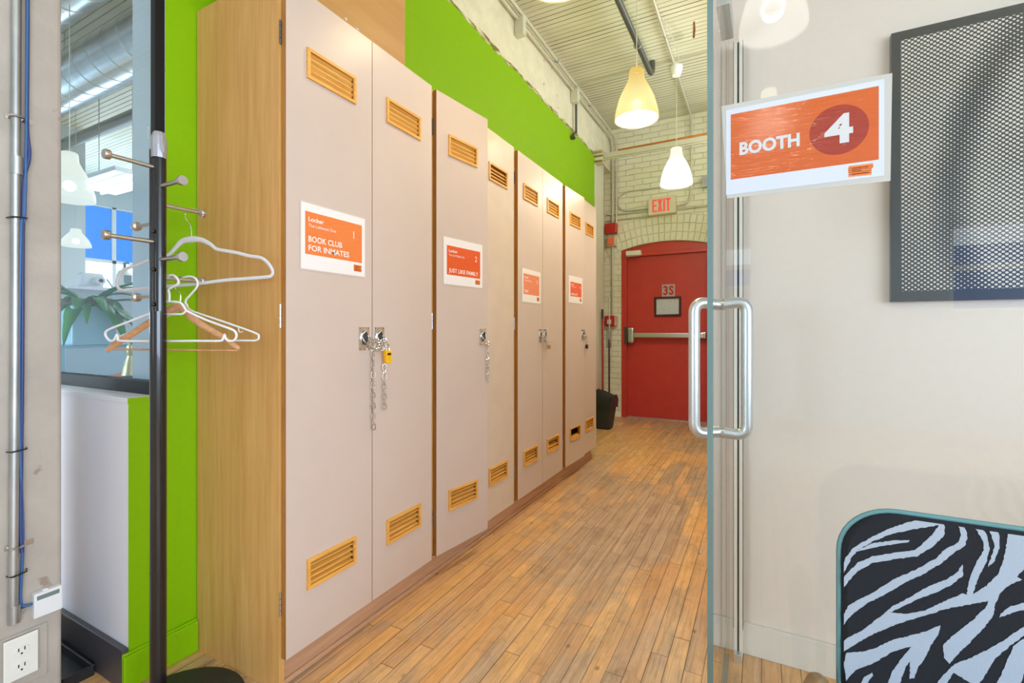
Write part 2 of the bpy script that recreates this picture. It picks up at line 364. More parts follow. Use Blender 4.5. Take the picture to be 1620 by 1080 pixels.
# ------------------------------------------------------------------ mesh helpers
def smoothpath(pts, r=0.04, n=6):
    """round the corners of a polyline"""
    P = [Vector(p) for p in pts]; out = [P[0]]
    for i in range(1, len(P)-1):
        a, b, c = P[i-1], P[i], P[i+1]
        la, lc = (a-b).length, (c-b).length; k = min(r, la*0.48, lc*0.48)
        p0 = b+(a-b).normalized()*k; p1 = b+(c-b).normalized()*k
        for j in range(n+1):
            t = j/n; out.append((1-t)**2*p0+2*t*(1-t)*b+t*t*p1)
    out.append(P[-1]); return out

def catmull(pts, n=6, closed=False):
    P = [Vector(p) for p in pts]; N = len(P); out = []
    rng = range(N) if closed else range(N-1)
    for i in rng:
        g = (lambda k: P[k % N]) if closed else (lambda k: P[max(0, min(N-1, k))])
        p0, p1, p2, p3 = g(i-1), g(i), g(i+1), g(i+2)
        for j in range(n):
            t = j/n
            out.append(0.5*((2*p1)+(-p0+p2)*t+(2*p0-5*p1+4*p2-p3)*t*t+(-p0+3*p1-3*p2+p3)*t**3))
    if not closed: out.append(P[-1])
    return out

class MB:
    def __init__(s, T=None): s.v = []; s.f = []; s.mi = []; s.sm = []; s.T = T or Matrix(); s.cur = 0
    def add(s, vs, fs, smooth=False):
        o = len(s.v); s.v += [s.T @ Vector(p) for p in vs]
        for f in fs: s.f.append([i+o for i in f]); s.mi.append(s.cur); s.sm.append(smooth)
        return s
    def box(s, x0, x1, y0, y1, z0, z1, side=None):
        vs = [(x, y, z) for x in (x0, x1) for y in (y0, y1) for z in (z0, z1)]
        fs = [(0, 1, 3, 2), (4, 6, 7, 5), (0, 4, 5, 1), (2, 3, 7, 6), (0, 2, 6, 4), (1, 5, 7, 3)]
        s.add(vs, fs)
        if side:   # {face index: material index}; faces: -x +x -y +y -z +z
            b = len(s.mi)-6
            for k, m in side.items(): s.mi[b+k] = m
        return s
    def tube(s, path, r, seg=10, closed=False, flat=None):
        P = [Vector(p) for p in path]; n = len(P); rs = r if isinstance(r, (list, tuple)) else [r]*n
        tang = []
        for i in range(n):
            a = P[(i-1) % n] if closed or i else P[i]; b = P[(i+1) % n] if closed or i < n-1 else P[i]
            tang.append((b-a).normalized())
        ref = Vector((0, 0, 1)) if abs(tang[0].z) < 0.9 else Vector((1, 0, 0))
        if flat: ref = Vector(flat[0])
        nrm = (ref-tang[0]*ref.dot(tang[0])).normalized(); vs = []
        for i in range(n):
            if flat: nrm = Vector(flat[0])
            nrm = (nrm-tang[i]*nrm.dot(tang[i])).normalized(); bn = tang[i].cross(nrm)
            ka, kb = (flat[1], 1.0) if flat else (1, 1)
            for j in range(seg):
                a = 2*PI*j/seg; vs.append(P[i]+nrm*math.cos(a)*rs[i]*ka+bn*math.sin(a)*rs[i]*kb)
        fs = []
        for i in range(n if closed else n-1):
            for j in range(seg):
                a = i*seg+j; b = i*seg+(j+1) % seg; c = ((i+1) % n)*seg+(j+1) % seg; d = ((i+1) % n)*seg+j
                fs.append((a, b, c, d))
        s.add(vs, fs, True)
        if not closed:
            s.add(vs[:seg], [tuple(range(seg))[::-1]]); s.add(vs[-seg:], [tuple(range(seg))])
        return s
    def lathe(s, prof, c=(0, 0, 0), axis=(0, 0, 1), seg=32, smooth=True):
        ax = Vector(axis).normalized(); u = (Vector((1, 0, 0)) if abs(ax.x) < 0.9 else Vector((0, 1, 0)))
        u = (u-ax*u.dot(ax)).normalized(); w = ax.cross(u); c = Vector(c); vs = []; fs = []
        for r, h in prof:
            for j in range(seg):
                a = 2*PI*j/seg; vs.append(c+ax*h+(u*math.cos(a)+w*math.sin(a))*max(r, 1e-5))
        for i in range(len(prof)-1):
            for j in range(seg):
                fs.append((i*seg+j, i*seg+(j+1) % seg, (i+1)*seg+(j+1) % seg, (i+1)*seg+j))
        s.add(vs, fs, smooth); return s
    def cyl(s, a, b, r, seg=16, r2=None):
        a = Vector(a); b = Vector(b); L = (b-a).length; r2 = r if r2 is None else r2
        s.lathe([(r, 0), (r2, L)], a, b-a, seg)
        d = (b-a).normalized(); n = len(s.v)
        s.f.append(list(range(n-2*seg, n-seg))[::-1]); s.mi.append(s.cur); s.sm.append(False)
        s.f.append(list(range(n-seg, n))); s.mi.append(s.cur); s.sm.append(False)
        return s
    def prism(s, pts, z0, z1, smooth=False):
        n = len(pts); vs = [(x, y, z0) for x, y in pts]+[(x, y, z1) for x, y in pts]
        s.add(vs, [tuple(range(n))[::-1], tuple(range(n, 2*n))])
        s.add(vs, [(i, (i+1) % n, n+(i+1) % n, n+i) for i in range(n)], smooth); return s
    def sphere(s, c, r, k=(1, 1, 1), seg=16, rings=10):
        vs = []; fs = []
        for i in range(rings+1):
            t = PI*i/rings
            for j in range(seg):
                a = 2*PI*j/seg; vs.append((c[0]+r*k[0]*math.sin(t)*math.cos(a), c[1]+r*k[1]*math.sin(t)*math.sin(a), c[2]+r*k[2]*math.cos(t)))
        for i in range(rings):
            for j in range(seg): fs.append((i*seg+j, i*seg+(j+1) % seg, (i+1)*seg+(j+1) % seg, (i+1)*seg+j))
        s.add(vs, fs, True); return s
    def build(s, name, mats, parent=None, at=None, bevel=0, seg=2, sharp=0.85):
        if not isinstance(mats, (list, tuple)): mats = [mats]
        base = Vector(at) if at is not None else (world_loc(parent) if parent else Vector((0, 0, 0)))
        me = bpy.data.meshes.new(name)
        me.from_pydata([tuple(p-base) for p in s.v], [], s.f)
        for m in mats: me.materials.append(M[m] if isinstance(m, str) else m)
        for p, k, sm in zip(me.polygons, s.mi, s.sm): p.material_index = k; p.use_smooth = sm
        bm = bmesh.new(); bm.from_mesh(me); bmesh.ops.remove_doubles(bm, verts=bm.verts, dist=1e-6)
        bmesh.ops.recalc_face_normals(bm, faces=bm.faces)
        for e in bm.edges:
            if len(e.link_faces) == 2 and e.calc_face_angle(0) > sharp: e.smooth = False
        bm.to_mesh(me); bm.free()
        o = bpy.data.objects.new(name, me); COL.objects.link(o)
        if parent: o.parent = parent
        else: o.location = base
        if bevel:
            b = o.modifiers.new('bevel', 'BEVEL'); b.width = bevel; b.segments = seg; b.limit_method = 'ANGLE'; b.angle_limit = math.radians(40)
        return o

def world_loc(o):
    l = Vector((0, 0, 0))
    while o: l += o.location; o = o.parent
    return l
def tag(o, label, cat, group=None, kind=None):
    o['label'] = label; o['category'] = cat
    if group: o['group'] = group
    if kind: o['kind'] = kind
    return o
def thing(name, label, cat, loc, group=None):
    o = bpy.data.objects.new(name, None); o.empty_display_size = 0.05; COL.objects.link(o); o.location = loc
    return tag(o, label, cat, group)
def struct(mb, name, mats, **k):
    o = mb.build(name, mats, **k)
    if not k.get('parent'): o['kind'] = 'structure'
    return o
def frame(origin, xd):
    """local x along xd, local y up, local z out of the surface"""
    x = Vector(xd).normalized(); y = Vector((0, 0, 1)); z = x.cross(y)
    m = Matrix((x, y, z)).transposed().to_4x4(); m.translation = Vector(origin); return m
def text(name, lines, mat, T, parent, ext=0.0004):
    """lines: (string, x, y, cap height, width or None, weight offset) -> one mesh"""
    mb = MB()
    for (st, x, y, h, w, off) in lines:
        c = bpy.data.curves.new('t', 'FONT'); c.body = st; c.size = 1.0; c.extrude = 0.0; c.offset = off; c.resolution_u = 3
        o = bpy.data.objects.new('t', c); COL.objects.link(o); bpy.context.view_layer.update()
        me = bpy.data.meshes.new_from_object(o.evaluated_get(bpy.context.evaluated_depsgraph_get()))
        xs = [v.co.x for v in me.vertices]; ys = [v.co.y for v in me.vertices]
        x0, x1, y0, y1 = min(xs), max(xs), 0, 0.70
        ky = h/(y1-y0); kx = (w/(x1-x0)) if w else ky*0.92
        vs = [T @ Vector((x+(v.co.x-x0)*kx, y+v.co.y*ky, ext)) for v in me.vertices]
        mb.add(vs, [tuple(p.vertices) for p in me.polygons])
        bpy.data.objects.remove(o); bpy.data.curves.remove(c); bpy.data.meshes.remove(me)
    return mb.build(name, mat, parent)
def copytree(o, parent=None):
    c = o.copy(); COL.objects.link(c)
    if parent: c.parent = parent
    for ch in list(o.children): copytree(ch, c)
    return c

# ================================================================== SETTING
struct(MB().box(-10.6, 3.4, -4.6, 6.6, -0.1, 0), 'floor', 'floor')
struct(MB().box(-10.6, 3.4, -4.6, 6.6, 3.8, 3.9), 'ceiling', 'ceil')
# green wall beside the corridor (white on its other faces)
struct(MB().box(-1.985, -1.77, 0.865, 5.48, 0, 3.25, {1: 1}), 'wall_left', ['white_paint', 'green'])
struct(MB().box(-1.985, -1.782, 0.865, 6.2, 3.25, 3.8), 'wall_left_upper', 'upper')
mb = MB()
yy = 0.87
while yy < 5.45:
    L = random.uniform(0.05, 0.16); h = random.uniform(0.006, 0.026)
    mb.box(-1.784, -1.7685+random.uniform(0, .002), yy, min(yy+L, 5.47), 3.25-h, 3.25+random.uniform(.004, .02)); yy += L
struct(mb, 'trim_1', 'edge')
struct(MB().box(-1.985, -1.768, 5.48, 5.85, 0, 3.25), 'wall_post', 'post', bevel=0.004)
struct(MB().box(-1.985, -1.87, 5.85, 6.2, 0, 3.25), 'wall_left_end', 'brick_dirty')
# half wall under the glass
struct(MB().box(-4.2, -1.77, 0.76, 0.865, 0.0, 0.905, {1: 1}), 'wall_half', ['white_paint', 'green'])
struct(MB().box(-4.2, -1.7695, 0.757, 0.8655, 0.893, 0.911, {1: 1}), 'trim_2', ['white_paint', 'green'], bevel=0.002)
struct(MB().box(-4.2, -1.765, 0.742, 0.76, 0, 0.125), 'baseboard_half_wall', 'darkbase', bevel=0.003)
struct(MB().box(-1.77, -1.752, 0.742, 0.962, 0, 0.105).box(-1.77, -1.758, 0.742, 0.962, 0.105, 0.113), 'baseboard_left', 'green', bevel=0.003)
# window in the glazed partition
wn_ = MB()
wn_.box(-4.2, -1.772, 0.835, 0.875, 0.911, 0.955).box(-1.80, -1.772, 0.835, 0.865, 0.911, 2.95).box(-4.2, -1.772, 0.835, 0.875, 2.91, 2.95)
wfr = struct(wn_, 'window_1', 'frame_black', bevel=0.002)
MB().box(-4.2, -1.80, 0.852, 0.858, 0.95, 2.92).build('pane', 'glass_win', wfr)
struct(MB().box(-4.2, -1.985, 0.80, 0.95, 2.95, 3.8), 'wall_above_glass', 'white_paint')
struct(MB().box(-10.5, -4.2, 0.80, 0.95, 0, 3.8), 'wall_room_front', 'grey_room')
# painted column near the camera
struct(MB().box(-2.30, -1.855, -1.6, 0.63, 0, 3.8), 'wall_column', 'plaster', bevel=0.012, seg=3)
# back wall with arched opening
mb = MB(); Y0, Y1 = 6.2, 6.6; ax, R, cz = -1.085, 1.965, 0.305; hw = 0.555
mb.box(-1.985, ax-hw, Y0, Y1, 0, 3.8); mb.box(ax+hw, 0.2, Y0, Y1, 0, 3.8)
N = 20
for i in range(N):
    a, b = ax-hw+2*hw*i/N, ax-hw+2*hw*(i+1)/N
    za = cz+math.sqrt(R*R-(a-ax)**2); zb = cz+math.sqrt(R*R-(b-ax)**2)
    vs = [(a, Y0, za), (b, Y0, zb), (b, Y0, 3.8), (a, Y0, 3.8), (a, Y1, za), (b, Y1, zb), (b, Y1, 3.8), (a, Y1, 3.8)]
    mb.add(vs, [(0, 1, 2, 3), (7, 6, 5, 4), (0, 4, 5, 1)])
struct(mb, 'wall_back', 'brick')
# booth wall / corridor right wall / outer shell
struct(MB().box(-0.17, 3.4, 1.85, 2.0, 0, 3.8), 'wall_booth', 'booth_paint')
struct(MB().box(-0.17, -0.02, 2.0, 6.2, 0, 3.0).box(-0.17, -0.02, 2.0, 6.2, 3.56, 3.8).box(-0.17, -0.02, 2.0, 2.4, 3.0, 3.56).box(-0.17, -0.02, 5.9, 6.2, 3.0, 3.56), 'wall_right', 'booth_paint')
mb = MB()
for y in (2.4, 3.27, 4.15, 5.03, 5.9): mb.box(-.13, -.08, y-.02, y+.02, 3.0, 3.56)
struct(mb.box(-.13, -.08, 2.4, 5.9, 2.99, 3.02).box(-.13, -.08, 2.4, 5.9, 3.54, 3.57), 'window_8', 'wplastic')  # clerestory frame added around the corridor fill light
struct(MB().box(-.17, 3.3, 1.19, 1.85, 2.68, 2.76), 'ceiling_booth', 'booth_paint')  # unseen soffit added to keep overhead light off the booth wall
mb = MB().box(-0.155, 3.3, 1.836, 1.85, 0, 0.108); struct(mb, 'baseboard_booth', 'booth_base', bevel=0.003)
struct(MB().box(3.3, 3.4, -4.6, 1.85, 0, .8).box(3.3, 3.4, -4.6, 1.85, 3.0, 3.8).box(3.3, 3.4, -4.6, -3.9, .8, 3.0).box(3.3, 3.4, .7, 1.85, .8, 3.0), 'wall_outer_right', 'booth_paint')
mb = MB().box(-10.6, 3.4, -4.6, -4.5, 0, 0.8).box(-10.6, 3.4, -4.6, -4.5, 3.0, 3.8)
for a, b in ((-10.6, -9.2), (-2.0, -0.45), (-0.1, 1.85), (3.0, 3.4)): mb.box(a, b, -4.6, -4.5, 0.8, 3.0)
mb.box(-.45, -.1, -4.6, -4.5, .8, 1.7).box(-.45, -.1, -4.6, -4.5, 2.25, 3.0).box(1.85, 3.0, -4.6, -4.5, .8, 1.35).box(1.85, 3.0, -4.6, -4.5, 2.3, 3.0)
struct(mb, 'wall_rear', 'grey_room')
def window(n, x0, x1, z0, z1, cols, y=-4.55):
    mb = MB()
    for i in range(cols+1):
        x = x0+(x1-x0)*i/cols; mb.box(x-0.03, x+0.03, y-0.04, y+0.04, z0, z1)
    for z in (z0, (z0+z1)/2, z1): mb.box(x0, x1, y-0.04, y+0.04, z-0.03, z+0.03)
    f = struct(mb, 'window_%d' % n, 'wplastic'); return f
window(3, -9.2, -2.0, 0.8, 3.0, 6)
w2 = window(2, 1.85, 3.0, 1.35, 2.3, 1); MB().box(1.85, 3.0, -4.56, -4.555, 1.35, 2.08).build('film', 'blue_film', w2)
w6 = window(6, -.45, -.1, 1.7, 2.25, 1); MB().box(-.45, -.1, -4.56, -4.555, 1.7, 2.0).build('film', 'blue_film', w6)
mb = MB()
for y in (-3.9, -2.37, -.83, .7): mb.box(3.33, 3.37, y-.03, y+.03, .8, 3.0)
for z in (.8, 1.9, 3.0): mb.box(3.33, 3.37, -3.9, .7, z-.03, z+.03)
struct(mb, 'window_7', 'wplastic')  # unseen window added on this wall to carry the fill light
mb = MB().box(-10.6, -10.5, -4.6, 6.6, 0, 1.0).box(-10.6, -10.5, -4.6, 6.6, 3.4, 3.8).box(-10.6, -10.5, -4.6, 0.1, 1.0, 3.4).box(-10.6, -10.5, 5.7, 6.6, 1.0, 3.4)
struct(mb, 'wall_far_left', 'grey_room')
mb = MB()
for y in (0.1, 1.5, 2.9, 4.3, 5.7): mb.box(-10.58, -10.52, y-0.03, y+0.03, 1.0, 3.4)
for z in (1.0, 2.4, 3.4): mb.box(-10.58, -10.52, 0.1, 5.7, z-0.03, z+0.03)
w4 = struct(mb, 'window_4', 'wplastic'); MB().box(-10.56, -10.55, 0.1, 5.7, 2.4, 3.4).build('film', 'blue_film', w4)
struct(MB().box(-10.6, -1.985, 6.4, 6.6, 0, 3.8), 'wall_far', 'grey_room')
struct(MB().box(-8.3, -8.0, 1.9, 2.95, 0, 3.8), 'wall_pier', 'grey_room')

# ================================================================== LOCKERS
LX = -1.30; DT = 0.021
UN = [dict(y=(0.963, 1.712), d=((0.970, 1.335), (1.338, 1.701))), dict(y=(1.730, 2.500), d=((1.737, 2.108), (2.121, 2.492))),
      dict(y=(2.536, 3.276), d=((2.543, 2.908), (2.911, 3.269))), dict(y=(3.316, 4.072), d=((3.325, 3.70), (3.704, 4.069)))]
Z0, Z1 = 0.106, 2.215
LAB = ['leftmost locker, nearest the coat stand, chained with a yellow padlock',
       'locker with left door ajar and the JUST LIKE FAMILY sign',
       'third locker along the wall, closed with a small brass padlock',
       'locker farthest down the corridor, with a black padlock and keys']
vspec = [0.0, 0.0]
def vent(T, w, h, flip, parent, skip=(), shape=None, cov=.62):
    mb = MB(T); fw = 0.011
    mb.box(0, w, 0, fw, -0.001, 0.007).box(0, w, h-fw, h, -0.001, 0.007).box(0, fw, fw, h-fw, -0.001, 0.007).box(w-fw, w, fw, h-fw, -0.001, 0.007)
    n = 4; sp = (h-2*fw)/n
    for k in range(n):
        if k in skip: continue
        yc = fw+sp*(k+0.5); a = sp*cov
        yo, yi = (yc-a, yc+a) if flip else (yc+a, yc-a)      # outer and inner edge height
        zo, zi = -0.001, (-0.018 if cov > .5 else -0.026); t = 0.0020
        pts = [(zo, yo-t), (zo, yo+t), (zi, yi+t), (zi, yi-t)]
        vs = [(fw, max(0.002, min(h-0.002, y)), z) for z, y in pts]+[(w-fw, max(0.002, min(h-0.002, y)), z) for z, y in pts]
        mb.add(vs, [(0, 1, 2, 3), (7, 6, 5, 4), (0, 4, 5, 1), (1, 5, 6, 2), (2, 6, 7, 3), (3, 7, 4, 0)])
    return mb.build('louvre_vent', 'trimwood', parent)
def pull(T, parent):
    p = MB(T).box(0, 0.053, 0, 0.086, 0, 0.003); p.build('pull_plate', 'chrome', parent, bevel=0.001)
    q = MB(T); el = [(0.0265+0.018*math.cos(2*PI*i/20), 0.045+0.029*math.sin(2*PI*i/20)) for i in range(20)]
    q.cur = 0; q.tube([(x, y, 0.0035) for x, y in el], 0.0022, 6, True)
    q.cur = 1; q.prism(el, 0.003, 0.0036)
    for sx in (0.005, 0.048):
        for sy in (0.005, 0.081): q.cur = 1; q.lathe([(0.0025, 0.003), (0.0015, 0.0045), (0, 0.0045)], (sx, sy, 0), (0, 0, 1), 8)
    o = q.build('finger_cup', ['chrome', 'conddark'], parent)
    r = MB(T).tube(catmull([(0.012, 0.055, 0.005), (0.0265, 0.070, 0.012), (0.041, 0.055, 0.006), (0.038, 0.035, 0.012), (0.0265, 0.026, 0.014), (0.015, 0.035, 0.012)], 5, True), 0.0025, 8, True)
    r.build('pull_ring', 'chrome', parent)
def hinge(x, y, z, parent):
    mb = MB()
    for k in range(4): mb.cyl((x, y, z-0.037+k*0.0187), (x, y, z-0.037+k*0.0187+0.0172), 0.0042, 8)
    mb.build('hinge', 'conddark' if z > 2 else 'steel', parent)
for i, u in enumerate(UN):
    y0, y1 = u['y']
    L = thing('locker', 'pale beige double-door wooden '+LAB[i], 'locker', (-1.55, (y0+y1)/2, 0), 'pale lockers with louvre vents')
    mb = MB(); t = 0.018; xb = -1.764; xf = LX-DT-0.002
    mb.box(xb, xf, y0, y0+t, 0.112 if i else 0, Z1+0.005 if i else 2.252); mb.box(xb, xf, y1-t, y1, 0.112, Z1); mb.box(xb, xb+0.008, y0+t, y1-t, 0.09, Z1)
    mb.box(xb, xf, y0+t, y1-t, Z1-t, Z1).box(xb, xf, y0+t, y1-t, 0.112, 0.112+t)
    mb.build('carcass', 'birch', L)
    mb = MB().box(xb+0.02, xf-0.055, y0+t+0.002, y1-t-0.002, 0.132, Z1-t-0.004); mb.build('interior', 'inside', L)  # dark block set back so the vent gaps read as shade
    for k, (a, b) in enumerate(u['d']):
        ang = 0.0
        if i == 1 and k == 0: ang = -math.atan2(0.050, 0.365)
        if i == 3 and k == 0: ang = -0.05
        Rm = Matrix.Translation((LX-0.01, a, 0)) @ Matrix.Rotation(ang, 4, 'Z') @ Matrix.Translation((-(LX-0.01), -a, 0))
        Tp = Rm @ frame((LX, a, 0), (0, 1, 0))
        w = b-a; vw, vh = 0.208, 0.098; vx = w/2-vw/2-0.004; va, vb = 0.287, 1.941
        mb = MB(Tp); side = {0: 1, 1: 1, 2: 1, 3: 1}
        ins = 0.004
        def bb(x0, x1, z0, z1): mb.box(x0, x1, z0, z1, -DT, 0, side)
        bb(0, vx+ins, Z0, Z1); bb(vx+vw-ins, w, Z0, Z1)
        bb(vx+ins, vx+vw-ins, Z0, va+ins); bb(vx+ins, vx+vw-ins, va+vh-ins, vb+ins); bb(vx+ins, vx+vw-ins, vb+vh-ins, Z1)
        d = mb.build('door', ['door_ply' if (i == 1 and k == 1) else 'door_lam', 'edgewood'], L)
        for f in d.data.polygons: pass
        up = vent(Tp @ Matrix.Translation((vx, vb, 0)), vw, vh, (i == 1 and k == 1), d)
        vent(Tp @ Matrix.Translation((vx, va, 0)), vw, vh, True, d, (2,) if (i, k) == (2, 1) else ((1, 2, 3) if (i, k) == (3, 0) else ()), cov=.30)
        px = w-0.067 if k == 0 else 0.008
        pull(Tp @ Matrix.Translation((px, 1.053, 0)), d)
        if k == 0:
            for z in (2.05, 1.17, 0.275): hinge(LX-DT-0.001, a-0.003 if i == 0 else a-0.004, z, d)
# kick board
struct(MB().box(-1.40, -1.345, 0.985, 4.06, 0, 0.088), 'trim_3', 'kick', bevel=0.002)
struct(MB().box(-1.74, -1.352, 0.985, 4.06, 0.089, 0.1115), 'trim_8', 'inside')  # dark strip put in for the shaded, dirty gap above the kick board
struct(MB().box(-1.38, -1.335, 0.99, 4.06, 0, 0.018), 'trim_4', 'kick', bevel=0.004)
# box on top of the first locker
bx = thing('plywood_box', 'tan scuffed plywood box standing on top of the leftmost locker', 'box', (-1.5, 1.28, 2.215))
MB().box(-1.636, -1.35, 0.992, 1.582, 2.254, 3.14).build('box_body', ['ply'], bx, bevel=0.002)
MB().box(-1.640, -1.346, 0.988, 1.586, 2.60, 2.606).build('seam', 'edgewood', bx)
mb = MB()
for y, z, w, h in ((1.14, 2.30, .03, .03), (1.255, 2.268, .012, .010), (1.31, 2.262, .02, .006)):
    MB(frame((-1.35, 0, 0), (0, 1, 0))).prism([(y-w/2, z+h*.2), (y-w*.1, z-h/2), (y+w/2, z-h*.3), (y+w*.2, z+h*.5)], 0, 0.0012).build('chip', 'wflock', bx)

# ------------------------------------------------------------------ chains and padlocks
def link_mesh():
    mb = MB(); L, w, r = 0.0115, 0.0075, 0.0021; pts = []
    for i in range(9): a = PI*i/8; pts.append((w*math.cos(a), 0, (L-w)+w*math.sin(a)))
    for i in range(9): a = PI+PI*i/8; pts.append((w*math.cos(a), 0, -(L-w)+w*math.sin(a)))
    mb.tube(pts, r, 6, True); return mb
LINK = None
def chain(label, runs, group=None):
    global LINK
    c = thing('chain', label, 'chain', runs[0][0], group); k = 0; base = Vector(runs[0][0])
    for run in runs:
        P = [Vector(p) for p in run]; seg = [(P[i+1]-P[i]).length for i in range(len(P)-1)]; tot = sum(seg); n = max(1, int(round(tot/0.0196)))
        for j in range(n):
            s = tot*(j+0.5)/n; i = 0
            while i < len(seg)-1 and s > seg[i]: s -= seg[i]; i += 1
            p = P[i].lerp(P[i+1], s/seg[i]); d = (P[i+1]-P[i]).normalized()
            if LINK is None: o = LINK = link_mesh().build('link', 'chrome', at=(0, 0, 0)); o.parent = c
            else: o = LINK.copy(); COL.objects.link(o); o.parent = c
            q = d.to_track_quat('Z', 'Y') @ Matrix.Rotation((k % 2)*PI/2+0.5+random.uniform(-.25, .25), 3, 'Z').to_quaternion()
            o.rotation_mode = 'QUATERNION'; o.rotation_quaternion = q; o.location = p-base; k += 1
    return c
cx = LX+0.013
chain('long steel chain hanging in two tails over the leftmost locker doors',
      [[(cx, 1.306, 1.10), (cx+.006, 1.322, 1.072), (cx, 1.328, 1.05), (cx, 1.330, 0.755)],
       [(cx+.01, 1.306, 1.098), (cx+.016, 1.335, 1.083), (cx+.012, 1.372, 1.088)], [(cx+.014, 1.326, 1.062), (cx+.016, 1.355, 1.055), (cx+.012, 1.386, 1.068), (cx+.006, 1.380, 1.10)],
       [(cx, 1.388, 0.995), (cx, 1.389, 0.822)]])
chain('short steel chain hanging from the ajar door handle of the JUST LIKE FAMILY locker', [[(-1.232, 2.078, 1.068), (-1.236, 2.080, 1.04), (-1.236, 2.082, 0.862)]])
chain('short loop of chain on the third locker above the brass padlock', [[(cx, 2.87, 1.092), (cx+.006, 2.90, 1.075), (cx+.004, 2.945, 1.066), (cx, 2.955, 1.05)]])
chain('short loop of chain on the farthest locker above the black padlock', [[(cx+.018, 3.69, 1.095), (cx+.010, 3.73, 1.075), (cx+.004, 3.77, 1.06), (cx+.002, 3.765, 1.03)]])
def padlock(name, label, y, z, w, h, mat, x=cx, keys=False, tapered=False):
    t = thing(name, label, 'padlock', (x, y, z)); T = frame((x, y, z), (0, 1, 0))
    if tapered: pts = [(-w/2, h/2), (w/2, h/2), (w/2, -h*.35), (w*.36, -h/2), (-w*.3, -h/2), (-w*.38, -h*.35)]
    else: pts = [(-w/2, h/2), (w/2, h/2), (w/2, -h/2), (-w/2, -h/2)]
    MB(T).prism(pts, 0, 0.016).build('lock_body', mat, t, bevel=0.003)
    sh = [(-w*.28, h/2-.002, .008), (-w*.28, h/2+.014, .008), (-w*.15, h/2+.023, .008), (w*.15, h/2+.023, .008), (w*.28, h/2+.014, .008), (w*.28, h/2-.002, .008)]
    MB(T).tube(catmull(sh, 4), 0.0028, 8).build('shackle', 'chrome', t)
    if tapered:
        MB(T).box(-w*.3, w*.3, h*.12, h*.3, .0155, .0168).build('keyway_plate', 'blackpl', t)
        for q in range(3): MB(T).box(-w*.05, w*.16-q*.002, -h*(.05+.11*q), -h*(.01+.11*q), .0155, .0165).build('raised_mark', 'brass', t)
    if keys:
        m = MB(T)
        for q in ((w*.7, -h*.3, .004), (w*.8, h*.1, .006)):
            m.lathe([(0.009, 0), (0.009, .002), (0, .002)], (q[0], q[1], q[2]), (0, 0, 1), 12); m.box(q[0]-.003, q[0]+.003, q[1]-.03, q[1], q[2], q[2]+.002)
        m.build('key', 'chrome', t)
padlock('padlock', 'yellow plastic padlock with black keyway on the leftmost locker chain', 1.388, 1.025, 0.033, 0.05, 'yellow', cx+.008, tapered=True)
padlock('padlock', 'small brass padlock on the third locker', 2.965, 1.02, 0.032, 0.026, 'brass')
padlock('padlock', 'small black padlock with keys on the farthest locker', 3.757, 1.0, 0.034, 0.034, 'blackpl', cx, True)

# ------------------------------------------------------------------ signs
def brushlogo(T, w, h, parent):
    m = MB(T)
    for j in range(5):
        y = h*j/5; a = random.uniform(-.03, .03)*w; b = w+random.uniform(-.03, .06)*w
        m.prism([(a, y), (b, y-h*.03), (b, y+h*.21), (a, y+h*.24)], 0.0002, 0.0004)
    m.build('logo_block', 'orange', parent)
    text('logo_text', [('CENTRE FOR', w*.15, h*.66, h*.17, w*.68, 0.01), ('SOCIAL', w*.15, h*.40, h*.17, w*.42, 0.01), ('INNOVATION', w*.15, h*.13, h*.17, w*.7, 0.01)], 'ink', T @ Matrix.Translation((0, 0, .0004)), parent)
def locker_sign(label, T, pw, ph, om, panel, num, sub, big, name='paper_sign'):
    t = thing(name, label, 'sign', T.translation, 'orange printed signs on the lockers')
    MB(T).box(-.004, pw+.004, -.004, ph+.004, 0.0006, 0.0012).build('sleeve', 'sleeve', t)
    MB(T).box(0, pw, 0, ph, 0.0012, 0.0018).build('sheet', 'paper', t)
    a, b, c, d = panel
    MB(T).box(a, b, c, d, 0.0018, 0.0021).build('orange_panel', om, t)
    W, H = b-a, d-c; T2 = T @ Matrix.Translation((0, 0, .0022))
    ln = [('Locker', a+W*.05, c+H*.78, H*.10, W*.25, .02), (sub, a+W*.05, c+H*.645, H*.075, W*.46, 0), (num, a+W*.83, c+H*.60, H*.20, None, 0)]
    for k, l in enumerate(big): ln.append((l[0], a+W*.05, c+H*(.09+.21*(len(big)-1-k)), H*.135, W*l[1], .018))
    for l, nm in zip(ln, ['heading', 'subtitle', 'number']+['title']*3): text(nm, [l], 'white_ink', T2, t)
    brushlogo(T @ Matrix.Translation((b-W*.16, c*.32, .0018)), W*.15, c*.48, t)
def LT(y, z): return frame((LX+.0004, y, z), (0, 1, 0))
locker_sign('white sheet with orange panel reading Locker 1 BOOK CLUB FOR INMATES', LT(1.024, 1.324), .272, .212, 'orange', (.014, .258, .048, .186), '1', 'The Leftmost One', [('BOOK CLUB', .57), ('FOR INMATES', .70)])
ang = -math.atan2(0.050, 0.365)
R2 = Matrix.Translation((LX-0.01, 1.737, 0)) @ Matrix.Rotation(ang, 4, 'Z') @ Matrix.Translation((-(LX-0.01), -1.737, 0))
locker_sign('white sheet with orange-red panel reading Locker 2 JUST LIKE FAMILY', R2 @ LT(1.783, 1.343), .279, .216, 'orange2', (.02, .262, .044, .180), '2', 'The Left Middle One', [('JUST LIKE FAMILY', .88)])
locker_sign('white sheet with faded salmon panel numbered 3 on the third locker', LT(2.600, 1.307), .272, .206, 'orange3', (.016, .25, .048, .176), '3', 'The Right Middle One', [('VIVA', .24)])
R4 = Matrix.Translation((LX-0.01, 3.325, 0)) @ Matrix.Rotation(-.05, 4, 'Z') @ Matrix.Translation((-(LX-0.01), -3.325, 0))
